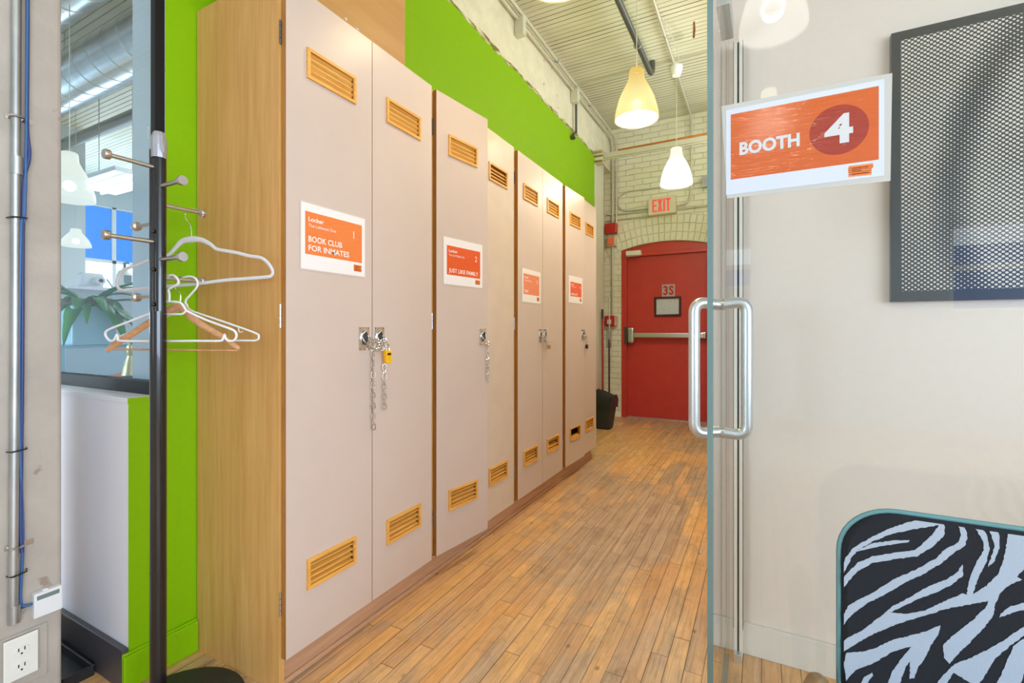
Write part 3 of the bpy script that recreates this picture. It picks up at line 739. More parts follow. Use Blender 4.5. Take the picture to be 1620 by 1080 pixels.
locker_sign('white sheet with coral panel numbered 4 on the farthest locker', R4 @ LT(3.385, 1.346), .272, .206, 'orange4', (.03, .25, .050, .160), '4', 'The Rightmost One', [('UMLAUTS', .58)])

# ================================================================== COLUMN FITTINGS
cxx = -1.855
cd = thing('conduit', 'vertical galvanised conduit strapped to the painted column', 'conduit', (cxx+.012, 0.525, 1.2))
MB().tube([(cxx+.013, .520, .32), (cxx+.013, .524, 1.1), (cxx+.013, .528, 2.6), (cxx+.013, .53, 3.79)], 0.0105, 12).build('pipe', 'galv', cd)
for z in (1.585, 0.335): MB().cyl((cxx+.013, .522+(z-.3)*.004, z-.025), (cxx+.013, .522+(z-.3)*.004, z+.025), .0135, 12).box(cxx+.002, cxx+.014, .536, .546, z-.006, z+.006).build('coupling', 'galv', cd)
for z in (1.72, 0.52): MB().box(cxx+.0005, cxx+.0025, .505, .565, z-.007, z+.007).tube([(cxx+.002, .513, z), (cxx+.025, .514, z), (cxx+.027, .53, z), (cxx+.02, .539, z), (cxx+.002, .541, z)], .003, 6).build('strap', 'steel', cd)
cb = thing('data_cable', 'dark blue data cables running down beside the column conduit', 'cable', (cxx+.01, .545, 1.2))
MB().tube(catmull([(cxx+.012, .552, 3.7), (cxx+.012, .550, 2.1), (cxx+.014, .548, 1.72), (cxx+.016, .552, 1.62), (cxx+.016, .540, 1.50), (cxx+.014, .538, 1.0), (cxx+.014, .535, .6), (cxx+.014, .538, .50)], 8), .0045, 8).build('dark_strand', 'blue_cable', cb)
MB().tube(catmull([(cxx+.018, .556, 3.7), (cxx+.018, .545, 1.65), (cxx+.02, .534, 1.4), (cxx+.018, .531, .9), (cxx+.012, .540, .55), (cxx+.010, .536, .37), (cxx+.012, .548, .345), (cxx+.012, .563, .345)], 8), .0035, 8).build('light_strand', 'blue_cable2', cb)
for z in (1.44, 0.79, 0.445): MB().tube([(cxx+.003, .510, z-.003), (cxx+.026, .514, z-.002), (cxx+.027, .53, z), (cxx+.022, .545, z+.001), (cxx+.003, .550, z+.002)], .0022, 6).build('cable_tie', 'black', cb)
T = frame((cxx+.001, 0.560, 0.302), (0, 1, 0))
jb = thing('jack_box', 'small white data jack box low on the painted column', 'jack box', T.translation)
MB(T).box(0, .062, 0, .070, 0, .022).build('housing', 'wplastic', jb, bevel=.002)
MB(T).box(.006, .055, .050, .062, .0221, .0226).build('label_window', 'lcd', jb); MB(T).box(.02, .032, .070, .0735, .004, .016).build('clip', 'wplastic', jb)
T = frame((cxx+.002, 0.500, 0.150), (0, 1, 0))
ol = thing('electrical_outlet', 'white double electrical outlet on the painted column', 'outlet', T.translation)
MB(T).box(-.010, .095, -.03, .122, -.001, .003).build('mounting_plate', 'plaster', ol, bevel=.002)
MB(T).box(0, .071, 0, .117, .010, .016).build('cover_plate', 'ivory', ol, bevel=.0025)
MB(T).box(.004, .067, .004, .113, -.001, .012).build('back_box', 'galv', ol)
for k in range(2):
    c0 = .033+k*.045
    m = MB(T); rp = [(.0355+.017*math.cos(a*PI/10)*1.0, c0+.0145*math.sin(a*PI/10)) for a in range(20)]; m.prism(rp, .016, .018)
    rc = m.build('receptacle', 'ivory', ol, bevel=.0006)
    MB(T).box(.028, .0305, c0-.001, c0+.008, .0181, .0185).box(.0405, .043, c0-.001, c0+.009, .0181, .0185).cyl((.0355, c0-.008, .0181), (.0355, c0-.008, .0185), .0026, 10).build('slot', 'socket', rc)
MB(T).cyl((.0355, .0555, .016), (.0355, .0555, .0175), .0028, 10).build('screw', 'ivory', ol)

# boot tray
bt = MB(); bx0, bx1, by0, by1 = -2.75, -2.02, .28+.36, .735
bt = MB().box(-2.7, -1.93, .655, .735, 0, .006).box(-2.7, -1.93, .655, .662, 0, .035).box(-2.7, -1.93, .728, .735, 0, .035).box(-1.937, -1.93, .655, .735, 0, .035).box(-2.7, -2.693, .655, .735, 0, .035)
tag(bt.build('boot_tray', 'tray', at=(-2.3, .69, 0), bevel=.002), 'black plastic boot tray on the floor behind the column', 'tray')

# ================================================================== COAT STAND
PX, PY = -1.556, 0.742
cs = thing('coat_stand', 'black metal coat stand with steel pegs beside the lockers', 'coat stand', (PX, PY, 0))
MB().lathe([(0, 0), (.185, 0), (.19, .004), (.188, .010), (.17, .014), (0, .018)], (PX+.03, PY+.02, 0), seg=48).build('base', 'blackm', cs)
MB().cyl((PX, PY, .012), (PX, PY, 1.18), .0205, 24).cyl((PX, PY, .42), (PX, PY, .424), .0208, 24).build('pole', 'black', cs)
MB().cyl((PX+.0035, PY+.002, 1.18), (PX+.0035, PY+.002, 1.66), .0165, 20).cyl((PX-.0115, PY-.008, 1.18), (PX-.0115, PY-.008, 1.65), .009, 12).build('upper_pole', 'black', cs)
mb = MB(); ring = []
prof = [(.012, 1.705), (.021, 1.69), (.020, 1.665), (.017, 1.64), (.012, 1.622), (.0, 1.615)]
mb.lathe([(0, 1.70), (.014, 1.70), (.019, 1.685), (.020, 1.66), (.019, 1.635), (.0185, 1.625)], (PX+.004, PY, 0), seg=10, smooth=False)
mb.add([(PX-.03, PY-.01, 1.708), (PX-.012, PY-.02, 1.712), (PX-.014, PY-.02, 1.68)], [(0, 1, 2)]); mb.add([(PX+.018, PY-.01, 1.70), (PX+.033, PY, 1.655), (PX+.030, PY, 1.635), (PX+.016, PY-.012, 1.66)], [(0, 1, 2, 3)])
tp = mb.build('tape_cap', 'tape', cs); sd = tp.modifiers.new('thick', 'SOLIDIFY'); sd.thickness = .0012
PEGS = [(270, 1.597), (0, 1.543), (90, 1.493), (180, 1.440), (268, 1.381), (0, 1.330), (90, 1.279), (180, 1.225)]
for a, z in PEGS:
    a = math.radians(a); dx, dy = math.cos(a), math.sin(a); L = .118
    pg = MB().cyl((PX+dx*.012, PY+dy*.012, z), (PX+dx*L, PY+dy*L, z), .0062, 12).build('peg', 'steel', cs)
    MB().lathe([(.0062, L-.004), (.0125, L-.002), (.0135, L), (.0135, L+.010), (.0128, L+.012), (0, L+.012)], (PX, PY, z), (dx, dy, 0), 20).build('peg_end', 'steel', pg)
for z in (1.41, 1.30, 1.20): MB().lathe([(.006, 0), (.006, .004), (.004, .006), (0, .006)], (PX+.008, PY-.0165, z), (0.3, -1, 0), 10).build('screw', 'black', cs)

# hangers -----------------------------------------------------------
def hang(X0, Y0, beta):
    b = math.radians(beta); cb_, sb_ = math.cos(b), math.sin(b)
    return lambda s, z, o=0.0: (X0+cb_*s-sb_*o, Y0+sb_*s+cb_*o, z), (-sb_, cb_, 0)
f1, n1 = hang(-1.576, .842, 18)
h = thing('coat_hanger', 'large white flocked hanger alone on the upper peg of the coat stand', 'coat hanger', (-1.576, .842, 1.50), 'hangers on the coat stand')
o1 = [(0.004, 1.409), (0.038, 1.406), (0.07, 1.391), (0.089, 1.377), (0.116, 1.371), (0.16, 1.363), (0.204, 1.352), (0.244, 1.345), (0.268, 1.328), (0.283, 1.305), (0.279, 1.291), (0.257, 1.286), (0.116, 1.279), (0.025, 1.27), (-0.092, 1.264), (-0.144, 1.26), (-0.235, 1.254), (-0.262, 1.257), (-0.274, 1.273), (-0.269, 1.294), (-0.252, 1.316), (-0.221, 1.328), (-0.196, 1.334), (-0.148, 1.349), (-0.082, 1.363), (-0.059, 1.381), (-0.031, 1.404)]
pp = catmull([f1(s, z) for s, z in o1], 4, True)
rr = []
for i in range(len(pp)):
    s = (pp[i].x+1.576)/math.cos(math.radians(18)); rr.append(.0052+.0050*max(0, 1-abs(s)/.085) if pp[i].z > 1.34 else .0052)
MB().tube(pp, rr, 10, True, flat=(n1, 0.55)).build('hanger_frame', 'wflock', h)
k1 = [(0.002, 1.412), (0.0, 1.449), (-0.016, 1.472), (-0.02, 1.484), (-0.016, 1.495), (-0.002, 1.503), (0.02, 1.502), (0.036, 1.493), (0.043, 1.483), (0.038, 1.473)]
MB().tube(catmull([f1(s, z) for s, z in k1], 5), .0013, 8).build('wire_hook', 'chrome', h)
f2, n2 = hang(-1.556, .772, 20)
h = thing('coat_hanger', 'white plastic tube hanger with notched shoulders, in front on the lower peg', 'coat hanger', (-1.556, .772, 1.285), 'hangers on the coat stand')
o2 = [(0.005, 1.21), (0.034, 1.207), (0.047, 1.196), (0.06, 1.181), (0.119, 1.156), (0.181, 1.135), (0.21, 1.124), (0.218, 1.109), (0.21, 1.096), (0.193, 1.094), (0.182, 1.103), (0.18, 1.113), (0.175, 1.101), (0.164, 1.094), (0.098, 1.094), (-0.004, 1.093), (-0.16, 1.093), (-0.174, 1.101), (-0.178, 1.112), (-0.187, 1.097), (-0.2, 1.093), (-0.213, 1.103), (-0.218, 1.116), (-0.205, 1.128), (-0.138, 1.151), (-0.056, 1.179), (-0.03, 1.2), (-0.021, 1.209)]
MB().tube(catmull([f2(s, z) for s, z in o2], 4, True), .0035, 8, True).tube(smoothpath([f2(.056, 1.184), f2(.045, 1.173), f2(-.04, 1.172), f2(-.056, 1.180)], .01), .0032, 8).build('hanger_frame', 'wplastic', h)
MB().tube(catmull([f2(s, z) for s, z in [(-0.001, 1.208), (-0.001, 1.233), (-0.004, 1.246), (0.013, 1.255), (0.03, 1.265), (0.024, 1.28), (0.009, 1.289), (-0.006, 1.286)]], 5), .0034, 8).build('hook', 'wplastic', h)
f3, n3 = hang(-1.556, .830, 20)
h = thing('coat_hanger', 'white plastic tube hanger with a small strap hook, rearmost on the lower peg', 'coat hanger', (-1.556, .83, 1.285), 'hangers on the coat stand')
o3 = [(-0.013, 1.205), (0.0, 1.187), (0.075, 1.163), (0.161, 1.136), (0.22, 1.116), (0.229, 1.107), (0.22, 1.095), (0.156, 1.094), (-0.238, 1.092), (-0.252, 1.098), (-0.242, 1.108), (-0.129, 1.148), (-0.039, 1.187), (-0.019, 1.203)]
MB().tube(catmull([f3(s, z) for s, z in o3], 4, True), .0032, 8, True).build('hanger_frame', 'wplastic', h)
MB().tube(catmull([f3(s, z) for s, z in [(-0.015, 1.203), (-0.015, 1.219), (0.005, 1.239), (0.024, 1.262), (0.02, 1.282), (0.0, 1.291), (-0.022, 1.288), (-0.031, 1.281)]], 5), .0032, 8).build('hook', 'wplastic', h)
MB().tube(catmull([f3(s, z) for s, z in [(0.163, 1.136), (0.163, 1.124), (0.168, 1.119), (0.175, 1.122)]], 4), .0014, 6).build('strap_hook', 'wplastic', h)
f4, n4 = hang(-1.556, .800, 20)
h = thing('coat_hanger', 'wooden hanger with a thin trouser bar, between the white plastic hangers', 'coat hanger', (-1.556, .80, 1.28), 'hangers on the coat stand')
o4 = [(-0.253, 1.061), (-0.231, 1.077), (-0.168, 1.112), (-0.084, 1.160), (-0.025, 1.190), (0.003, 1.195), (0.025, 1.178), (0.059, 1.150), (0.14, 1.105), (0.198, 1.069)]
pp = catmull([f4(s, z) for s, z in o4], 5); n = len(pp)
MB().tube(pp, [.006+.0065*math.sin(PI*min(1, max(0, i/(n-1))))**.6 for i in range(n)], 12, flat=(n4, 0.5)).build('shoulder', 'hangwood', h)
MB().tube([f4(-.235, 1.067), f4(.19, 1.065)], .0028, 8).build('trouser_bar', 'hangwood', h)
MB().tube(catmull([f4(0, 1.195), f4(.002, 1.235), f4(-.014, 1.250), f4(-.008, 1.272), f4(0.0, 1.288), f4(.012, 1.280)], 5), .0012, 6).build('wire_hook', 'chrome', h)

# ================================================================== CEILING SERVICES
def pipe(name, label, pts, r, mat, cat='conduit', rnd=.05, clamps=(), cm='galv', group=None, seg=10):
    o = Vector(pts[0]); t = thing(name, label, cat, o, group)
    MB().tube(smoothpath(pts, rnd), r, seg).build('pipe', mat, t)
    for c in clamps:
        MB().cyl((c[0], c[1]-.008, c[2]), (c[0], c[1]+.008, c[2]), r*1.35, 10).build('clamp', cm, t)
    return t
pipe('conduit', 'upper of two bright conduits along the top of the green wall', [(-1.735, .9, 3.71), (-1.725, 5.98, 3.71)], .017, 'condpaint', clamps=[(-1.73, y, 3.71) for y in (2.2, 3.2, 4.2, 5.2)])
pipe('conduit', 'lower of two bright conduits along the top of the green wall', [(-1.755, .9, 3.655), (-1.75, 3.5, 3.655), (-1.75, 5.9, 3.665)], .013, 'condpaint', clamps=[(-1.755, y, 3.66) for y in (2.6, 3.6, 4.6)])
pipe('sprinkler_pipe', 'dark grey pipe under the ceiling with elbow beyond the front pendant', [(-.98, 1.0, 3.64), (-.957, 4.72, 3.64), (-.957, 4.80, 3.70), (-.957, 4.80, 3.80)], .026, 'conddark', 'pipe', .04, clamps=[(-.965, 4.2, 3.64)])
pipe('conduit', 'thin pale conduit running along the ceiling then down the brick wall to the exit sign', [(-.765, 1.2, 3.77), (-.765, 6.12, 3.765), (-.767, 6.165, 3.70), (-.767, 6.165, 2.84), (-.80, 6.165, 2.70), (-.93, 6.165, 2.69)], .012, 'condpaint', rnd=.09, clamps=[(-.765, 4.4, 3.765)])
pipe('conduit', 'thin pale conduit crossing the ceiling boards behind the front pendant', [(-1.70, 4.85, 3.76), (-1.60, 4.85, 3.775), (-.957, 4.86, 3.775), (-.2, 4.87, 3.77)], .010, 'condpaint')
pipe('conduit', 'short dark conduit hanging down the white wall above the green paint', [(-1.745, 4.776, 3.62), (-1.745, 4.776, 3.235)], .013, 'conddark')
for k, y in enumerate((3.45, 4.73)):
    tag(MB().box(-1.78, -1.70, y-.03, y+.03, 3.53, 3.68).build('pipe_bracket', 'post', at=(-1.74, y, 3.6), bevel=.004), ['grey bracket under the wall conduits nearer the camera', 'grey bracket under the wall conduits nearer the red door'][k], 'bracket', 'conduit brackets')
tag(MB().lathe([(0, 0), (.016, 0), (.016, .05), (.03, .06), (.004, .075), (0, .075)], (-1.745, 4.70, 3.20), (0, -.3, -.6), 10).build('valve', 'conddark', at=(-1.745, 4.7, 3.2)), 'small dark valve end on the hanging conduit above the green paint', 'valve')
mb = MB().prism([(-.510, 4.355), (-.524, 4.36), (-.535, 4.46), (-.556, 4.59), (-.540, 4.595), (-.519, 4.47)], 3.796, 3.8)
M['rust'] = plain('rust_brown', srgb(150, 82, 26), .8, mottle=.5)
tag(mb.build('rust_streak', 'rust', at=(-.53, 4.45, 3.8)), 'small rusty brown streak on the white ceiling boards', 'stain')
bm_ = thing('pipe_beam', 'pale beam crossing the corridor with an orange pipe above it', 'beam', (-1.7, 5.5, 3.2))
MB().box(-1.765, -.17, 5.50, 5.56, 3.185, 3.245).build('beam', 'condpaint', bm_, bevel=.004)
MB().tube([(-1.70, 5.49, 3.165), (-.17, 5.49, 3.165)], .012, 8).build('lower_conduit', 'condpaint', bm_)
MB().tube([(-1.5, 5.53, 3.262), (-.17, 5.53, 3.268)], .014, 8).build('copper_pipe', 'copper', bm_)
MB().box(-1.775, -1.67, 5.46, 5.60, 3.14, 3.29).build('bracket', 'edge', bm_, bevel=.01)

def pendant(loc, zb, label, mat='shade_warm', rose=None, group='glowing pendant lamps over the corridor', power=20, k=(1, 1), col=(1, .94, .76), top=3.8):
    x, y = loc; t = thing('pendant_lamp', label, 'pendant lamp', (x, y, zb), group)
    pr = [(.142, 0), (.141, .03), (.136, .06), (.118, .13), (.092, .19), (.066, .24), (.052, .27), (.048, .325), (.042, .332), (.010, .333)]
    MB().lathe([(r*k[0], h*k[1]) for r, h in pr], (x, y, zb), seg=40).build('shade', mat, t)
    MB().lathe([(r*k[0]*.965, h*k[1]*.985+.0015) for r, h in pr[:8]], (x, y, zb), seg=40).build('shade_lining', mat if mat == 'shade_bright' else 'lining', t)
    MB().sphere((x, y, zb+.10*k[1]), .035).build('bulb', 'bulb', t)
    cz = rose if rose else top
    MB().cyl((x, y, zb+.33*k[1]), (x, y, cz), .0028, 8).build('cord', 'condpaint', t)
    if rose:
        MB().lathe([(0, 0), (.035, .004), (.052, .05), (.054, .085), (.0, .10)], (x, y, rose-.02), seg=24).build('ceiling_rose', 'wplastic', t)
        MB().tube(catmull([(x, y, rose+.06), (x+.02, y-.05, rose+.16), (x-.03, y-.25, 3.74), (x-.06, y-.35, 3.77)], 6), .004, 6).build('swag_cable', 'condpaint', t)
    if power:
        l = bpy.data.lights.new('pendant_light', 'POINT'); l.energy = power; l.color = col; l.shadow_soft_size = .05
        o = bpy.data.objects.new('pendant_light', l); COL.objects.link(o); o.parent = t; o.location = (0, 0, .10*k[1])
    return t
pendant((-.731, 3.153), 2.52, 'warm glowing bell pendant nearest the camera in the corridor', power=88)
pendant((-.685, 4.499), 2.455, 'white glowing bell pendant hanging in front of the exit sign wall', 'shade_cool', 3.46, power=95, col=(1, .96, .84))
pendant((-.74, 1.80), 2.56, 'bell pendant above the leftmost locker doors, just above the view', power=34, col=(1, .80, .48))
pendant((.045, -.06), 2.50, 'white bell pendant overhead reflected in the booth glass', 'shade_bright', power=4)
pendant((.045, -1.40), 2.50, 'white bell pendant behind the camera reflected in the booth glass', 'shade_bright', power=4)

# ================================================================== BACK WALL FITTINGS
YB = 6.165; YH = 6.187
pipe('conduit', 'left vertical conduit in the brick corner down to the red alarm box', [(-1.80, 5.9, 3.70), (-1.752, 6.15, 3.66), (-1.744, YB, 3.5), (-1.744, YB, 2.55)], .013, 'condpaint', rnd=.1)
pipe('conduit', 'second vertical conduit in the brick corner, right of the first', [(-1.75, 5.9, 3.72), (-1.71, 6.15, 3.68), (-1.695, YB, 3.5), (-1.695, YB, 2.55)], .011, 'condpaint', rnd=.1)
pipe('conduit', 'looping conduit on the brick wall left of the exit sign', [(-.60, YH, 2.945), (-1.30, YH, 2.953), (-1.56, YH, 2.955), (-1.66, YH, 2.90), (-1.685, YH, 2.80), (-1.63, YH, 2.715), (-1.50, YH, 2.70), (-1.26, YH, 2.70)], .010, 'condpaint', rnd=.10)
pipe('conduit', 'conduit rising beside the white post and turning towards the exit sign', [(-1.875, YB-.02, .35), (-1.875, YB-.02, 2.62), (-1.84, YB-.02, 2.69), (-1.75, YH, 2.672), (-1.26, YH, 2.668)], .012, 'condpaint', rnd=.08)
pipe('conduit', 'lowest straight conduit leading to the left side of the exit sign', [(-1.84, YH, 2.60), (-1.26, YH, 2.603)], .010, 'condpaint')
pipe('conduit', 'straight conduit leading right from the exit sign', [(-.94, YH, 2.645), (-.2, YH, 2.655)], .010, 'condpaint')
pipe('conduit', 'conduit running down from the strobe to the red pull station', [(-1.744, YB, 2.25), (-1.744, YB, 1.32)], .013, 'condpaint')
jx = MB().box(-.64, -.56, 6.14, 6.2, 2.87, 3.01); tag(jx.build('junction_box', 'galv', at=(-.6, 6.17, 2.94), bevel=.003), 'grey metal junction box at the end of the looping conduit', 'junction box')
tag(MB().box(-1.832, -1.682, 6.10, 6.2, 2.415, 2.55).build('alarm_box', 'fire_red', at=(-1.757, 6.15, 2.48), bevel=.008), 'red square fire alarm box high in the brick corner', 'alarm box')
st = thing('strobe_light', 'salmon square alarm strobe just below the red alarm box', 'strobe', (-1.752, 6.15, 2.31)); MB().box(-1.812, -1.692, 6.12, 6.2, 2.25, 2.372).build('strobe_base', 'post', st, bevel=.004); MB().box(-1.80, -1.704, 6.10, 6.12, 2.262, 2.36).build('lens', 'salmon', st, bevel=.004)
ps = thing('pull_station', 'small red fire alarm pull station left of the red door', 'fire alarm', (-1.77, 6.15, 1.26)); MB().box(-1.84, -1.71, 6.12, 6.2, 1.195, 1.335).build('housing', 'fire_red', ps, bevel=.006); MB().box(-1.80, -1.75, 6.105, 6.12, 1.225, 1.285).build('pull_bar', 'wplastic', ps); MB().box(-1.71, -1.68, 6.14, 6.2, 1.20, 1.33).build('side_box', 'condpaint', ps)
# exit sign
T = frame((-1.267, 6.10, 2.592), (1, 0, 0))
ex = thing('exit_sign', 'pale EXIT sign with red letters over the red door', 'sign', (-1.1, 6.15, 2.59))
MB(T).box(0, .331, 0, .218, -.10, 0).build('housing', 'exit_face', ex, bevel=.004)
def blk(m, x, w, h, y=0.028, s=.026):
    pass
m = MB(T @ Matrix.Translation((.048, .030, .0012))); hh = .160; st_ = .023
m.box(0, st_, 0, hh, -.001, 0).box(st_, .058, 0, st_, -.001, 0).box(st_, .052, hh*.43, hh*.43+st_*.9, -.001, 0).box(st_, .058, hh-st_, hh, -.001, 0)
m.prism([(.066, 0), (.090, 0), (.124, hh), (.100, hh)], -.001, 0).prism([(.100, 0), (.124, 0), (.090, hh), (.066, hh)], -.0011, -.0001)
m.box(.134, .134+st_, 0, hh, -.001, 0).box(.182, .182+st_, 0, hh, -.001, 0).box(.164, .222, hh-st_, hh, -.001, 0)
m.build('letters', 'exit_red', ex)

# exit door -----------------------------------------------------------
dr = bpy.data.objects.new('door_1', None); COL.objects.link(dr); dr.location = (-1.085, 6.25, 0); dr['kind'] = 'structure'
MB().box(-1.64, -1.575, 6.215, 6.34, 0, 2.2).box(-.592, -.53, 6.215, 6.34, 0, 2.2).box(-1.575, -.592, 6.215, 6.34, 2.105, 2.15).build('door_frame', 'redf', dr, bevel=.004)
m = MB(); pts = [(ax-hw, 2.13)]+[(ax-hw+2*hw*i/N, cz+math.sqrt(R*R-(-hw+2*hw*i/N)**2)+.01) for i in range(N+1)]+[(ax+hw, 2.13)]
m.T = Matrix(((1, 0, 0, 0), (0, 0, -1, 0), (0, 1, 0, 0), (0, 0, 0, 1))); m.prism(pts, -6.31, -6.235); m.build('transom_panel', 'redf', dr)
MB().box(-1.573, -.594, 6.262, 6.305, .012, 2.103).build('door_leaf', 'red', dr, bevel=.002)
m = MB()
for z in (1.88, 1.69, 1.10, .95, .4, .25): m.cyl((-.597, 6.258, z-.04), (-.597, 6.258, z+.04), .009, 8)
m.build('hinge', 'redf', dr)
pb = MB().box(-1.548, -1.468, 6.155, 6.262, .974, 1.178).build('latch_housing', 'alu', dr, bevel=.02)
MB().box(-1.47, -.62, 6.16, 6.20, 1.048, 1.108).box(-.66, -.60, 6.17, 6.262, 1.04, 1.115).build('panic_bar', 'alu', dr, bevel=.008)
MB().box(-1.60, -1.56, 6.205, 6.262, .96, 1.19).build('strike', 'conddark', dr, bevel=.003)
MB().box(-1.565, -1.375, 6.15, 6.215, 2.112, 2.172).box(-1.565, -1.40, 6.17, 6.18, 2.10, 2.106).build('door_closer', 'ivory', dr, bevel=.008)
struct(MB().box(-1.57, -.60, 6.255, 6.31, 0, .010), 'trim_5', 'alu')
T = frame((-1.128, 6.2595, 1.568), (1, 0, 0))
s3 = thing('floor_sign', 'small grey 3S sign with red characters on the red door', 'sign', T.translation)
MB(T).box(0, .158, 0, .158, 0, .002).build('plate', plain('grey_plate', srgb(190, 176, 184), .4), s3)
text('characters', [('3', .016, .028, .108, .058, .045), ('S', .086, .028, .108, .058, .045)], 'fire_red', T @ Matrix.Translation((0, 0, .0022)), s3)
T = frame((-1.222, 6.2595, 1.318), (1, 0, 0))
em = thing('evacuation_plan', 'framed evacuation plan in dark maroon frame on the red door', 'framed plan', T.translation)
MB(T).box(0, .326, 0, .025, 0, .018).box(0, .326, .227, .252, 0, .018).box(0, .025, .025, .227, 0, .018).box(.301, .326, .025, .227, 0, .018).build('frame', 'maroon', em, bevel=.003)
MB(T).box(.02, .306, .02, .232, .001, .005).build('sheet', 'paper2', em)
m = MB(T)
for k in range(26):
    a, b = random.uniform(.05, .26), random.uniform(.045, .20); L = random.uniform(.01, .05)
    if k % 2: m.box(a, min(a+L, .29), b, b+.0012, .0051, .0054)
    else: m.box(a, a+.0012, b, min(b+L, .215), .0051, .0054)
m.build('plan_lines', 'lcd', em)

# cleaning corner -----------------------------------------------------------
bn = thing('waste_bin', 'black plastic bin with liner in the corner beyond the lockers', 'bin', (-1.615, 5.40, 0))
def rect(z, x0, x1, y0, y1, n=4, r=.03):
    out = []
    for (cx_, cy_, a0) in ((x1-r, y1-r, 0), (x0+r, y1-r, 90), (x0+r, y0+r, 180), (x1-r, y0+r, 270)):
        for i in range(n+1):
            a = math.radians(a0+90*i/n); out.append((cx_+r*math.cos(a), cy_+r*math.sin(a), z))
    return out
m = MB(); rings = [rect(0, -1.70, -1.545, 5.31, 5.49), rect(.02, -1.705, -1.54, 5.305, 5.495), rect(.30, -1.735, -1.505, 5.27, 5.53), rect(.325, -1.74, -1.50, 5.265, 5.535), rect(.32, -1.73, -1.51, 5.275, 5.525), rect(.05, -1.70, -1.545, 5.31, 5.49)]
n_ = len(rings[0]); vs = [p for r_ in rings for p in r_]; fs = [tuple(range(n_))[::-1], tuple(range(5*n_, 6*n_))]
for i in range(5):
    for j in range(n_): fs.append((i*n_+j, i*n_+(j+1) % n_, (i+1)*n_+(j+1) % n_, (i+1)*n_+j))
m.add(vs, fs); m.build('bin_body', 'blackm', bn)
m = MB(); rl = []
for k, z in enumerate((.25, .33, .375, .35, .26)):
    g = (0.004, .008, -.01, -.03, -.035)[k]; q = rect(z, -1.74-g, -1.50+g, 5.265-g, 5.535+g)
    rl.append([(p[0], p[1], p[2]+random.uniform(-.02, .025)+(.05 if p[0] < -1.68 else 0)*(k in (1, 2, 3))) for p in q])
vs = [p for r_ in rl for p in r_]; fs = []
for i in range(4):
    for j in range(n_): fs.append((i*n_+j, i*n_+(j+1) % n_, (i+1)*n_+(j+1) % n_, (i+1)*n_+j))
m.add(vs, fs, True); m.build('bin_liner', 'rubber', bn)
b1 = thing('broom', 'red-handled broom leaning in the corner behind the bin', 'broom', (-1.70, 5.62, 0), 'cleaning tools in the corner')
MB().cyl((-1.705, 5.60, .1), (-1.735, 5.68, 1.28), .012, 10).build('handle', 'handle_red', b1); MB().cyl((-1.735, 5.68, 1.28), (-1.738, 5.69, 1.40), .014, 10).build('grip', 'blackpl', b1)
MB().box(-1.75, -1.64, 5.58, 5.63, 0.0, .13).build('brush_head', 'handle_red', b1, bevel=.01)
b2 = thing('mop', 'dark maroon handled mop with grey clamp leaning beside the broom', 'mop', (-1.66, 5.72, 0), 'cleaning tools in the corner')
MB().cyl((-1.655, 5.70, .06), (-1.70, 5.85, 1.10), .011, 10).build('handle', 'maroon', b2); MB().box(-1.735, -1.675, 5.83, 5.87, .92, 1.14).build('clamp', 'galv', b2, bevel=.004)
MB().cyl((-1.70, 5.86, 1.10), (-1.715, 5.92, 1.55), .008, 8).build('upper_handle', 'alu', b2); MB().sphere((-1.655, 5.70, .045), .05, (1, .8, .9)).build('mop_head', 'rubber', b2)

# ================================================================== BOOTH: glass door, fixed glass, picture
gd = bpy.data.objects.new('door_2', None); COL.objects.link(gd); gd.location = (-.105, 1.17, 0); gd['kind'] = 'structure'
MB().box(-.1105, -.098, 1.17, 1.79, .012, 2.62, {2: 1, 4: 1, 5: 1}).build('glass_leaf', ['glass_door', 'glass_teal'], gd)
m = MB()
for x, sg in ((-.168, -1), (-.036, 1)):
    yh = 1.440+(.024 if sg > 0 else -.02)
    m.tube(smoothpath([(-.104, 1.452, 1.196), (x, yh, 1.206), (x, yh, .832), (-.104, 1.452, .84)], .04, 10), .0155, 16)
m.build('pull_handle', 'alu', gd)
m = MB()
for z in (1.197, .839):
    for x in (-.1145, -.0975): m.cyl((x-.002, 1.452, z), (x+.005, 1.452, z), .0165, 18)
m.build('handle_collar', 'chrome', gd)
MB().box(-.125, -.085, 1.60, 1.80, 2.13, 2.20).build('top_clamp', 'alu', gd, bevel=.003)
ch = bpy.data.objects.new('trim_6', None); COL.objects.link(ch); ch.location = (-.07, 1.82, 0); ch['kind'] = 'structure'
MB().box(-.085, -.0745, 1.80, 1.838, 0, 2.12).box(-.0685, -.058, 1.80, 1.838, 0, 2.12).build('channel', 'booth_base', ch, bevel=.001)
MB().box(-.0745, -.0685, 1.812, 1.838, 0, 2.12).box(-.0865, -.085, 1.803, 1.836, .1, 2.12).box(-.058, -.0565, 1.803, 1.836, .1, 2.12).build('channel_groove', 'dark_gap', ch)
MB().box(-.083, -.060, 1.775, 1.80, 0, .028).build('floor_foot', 'alu', ch, bevel=.001)
w5 = struct(MB().box(-.088, 3.3, 1.195, 1.225, 0, .03).box(-.088, 3.3, 1.195, 1.225, 2.62, 2.68), 'window_5', 'alu')
MB().box(-.088, 3.3, 1.204, 1.214, .03, 2.62).build('fixed_pane', 'glass', w5)
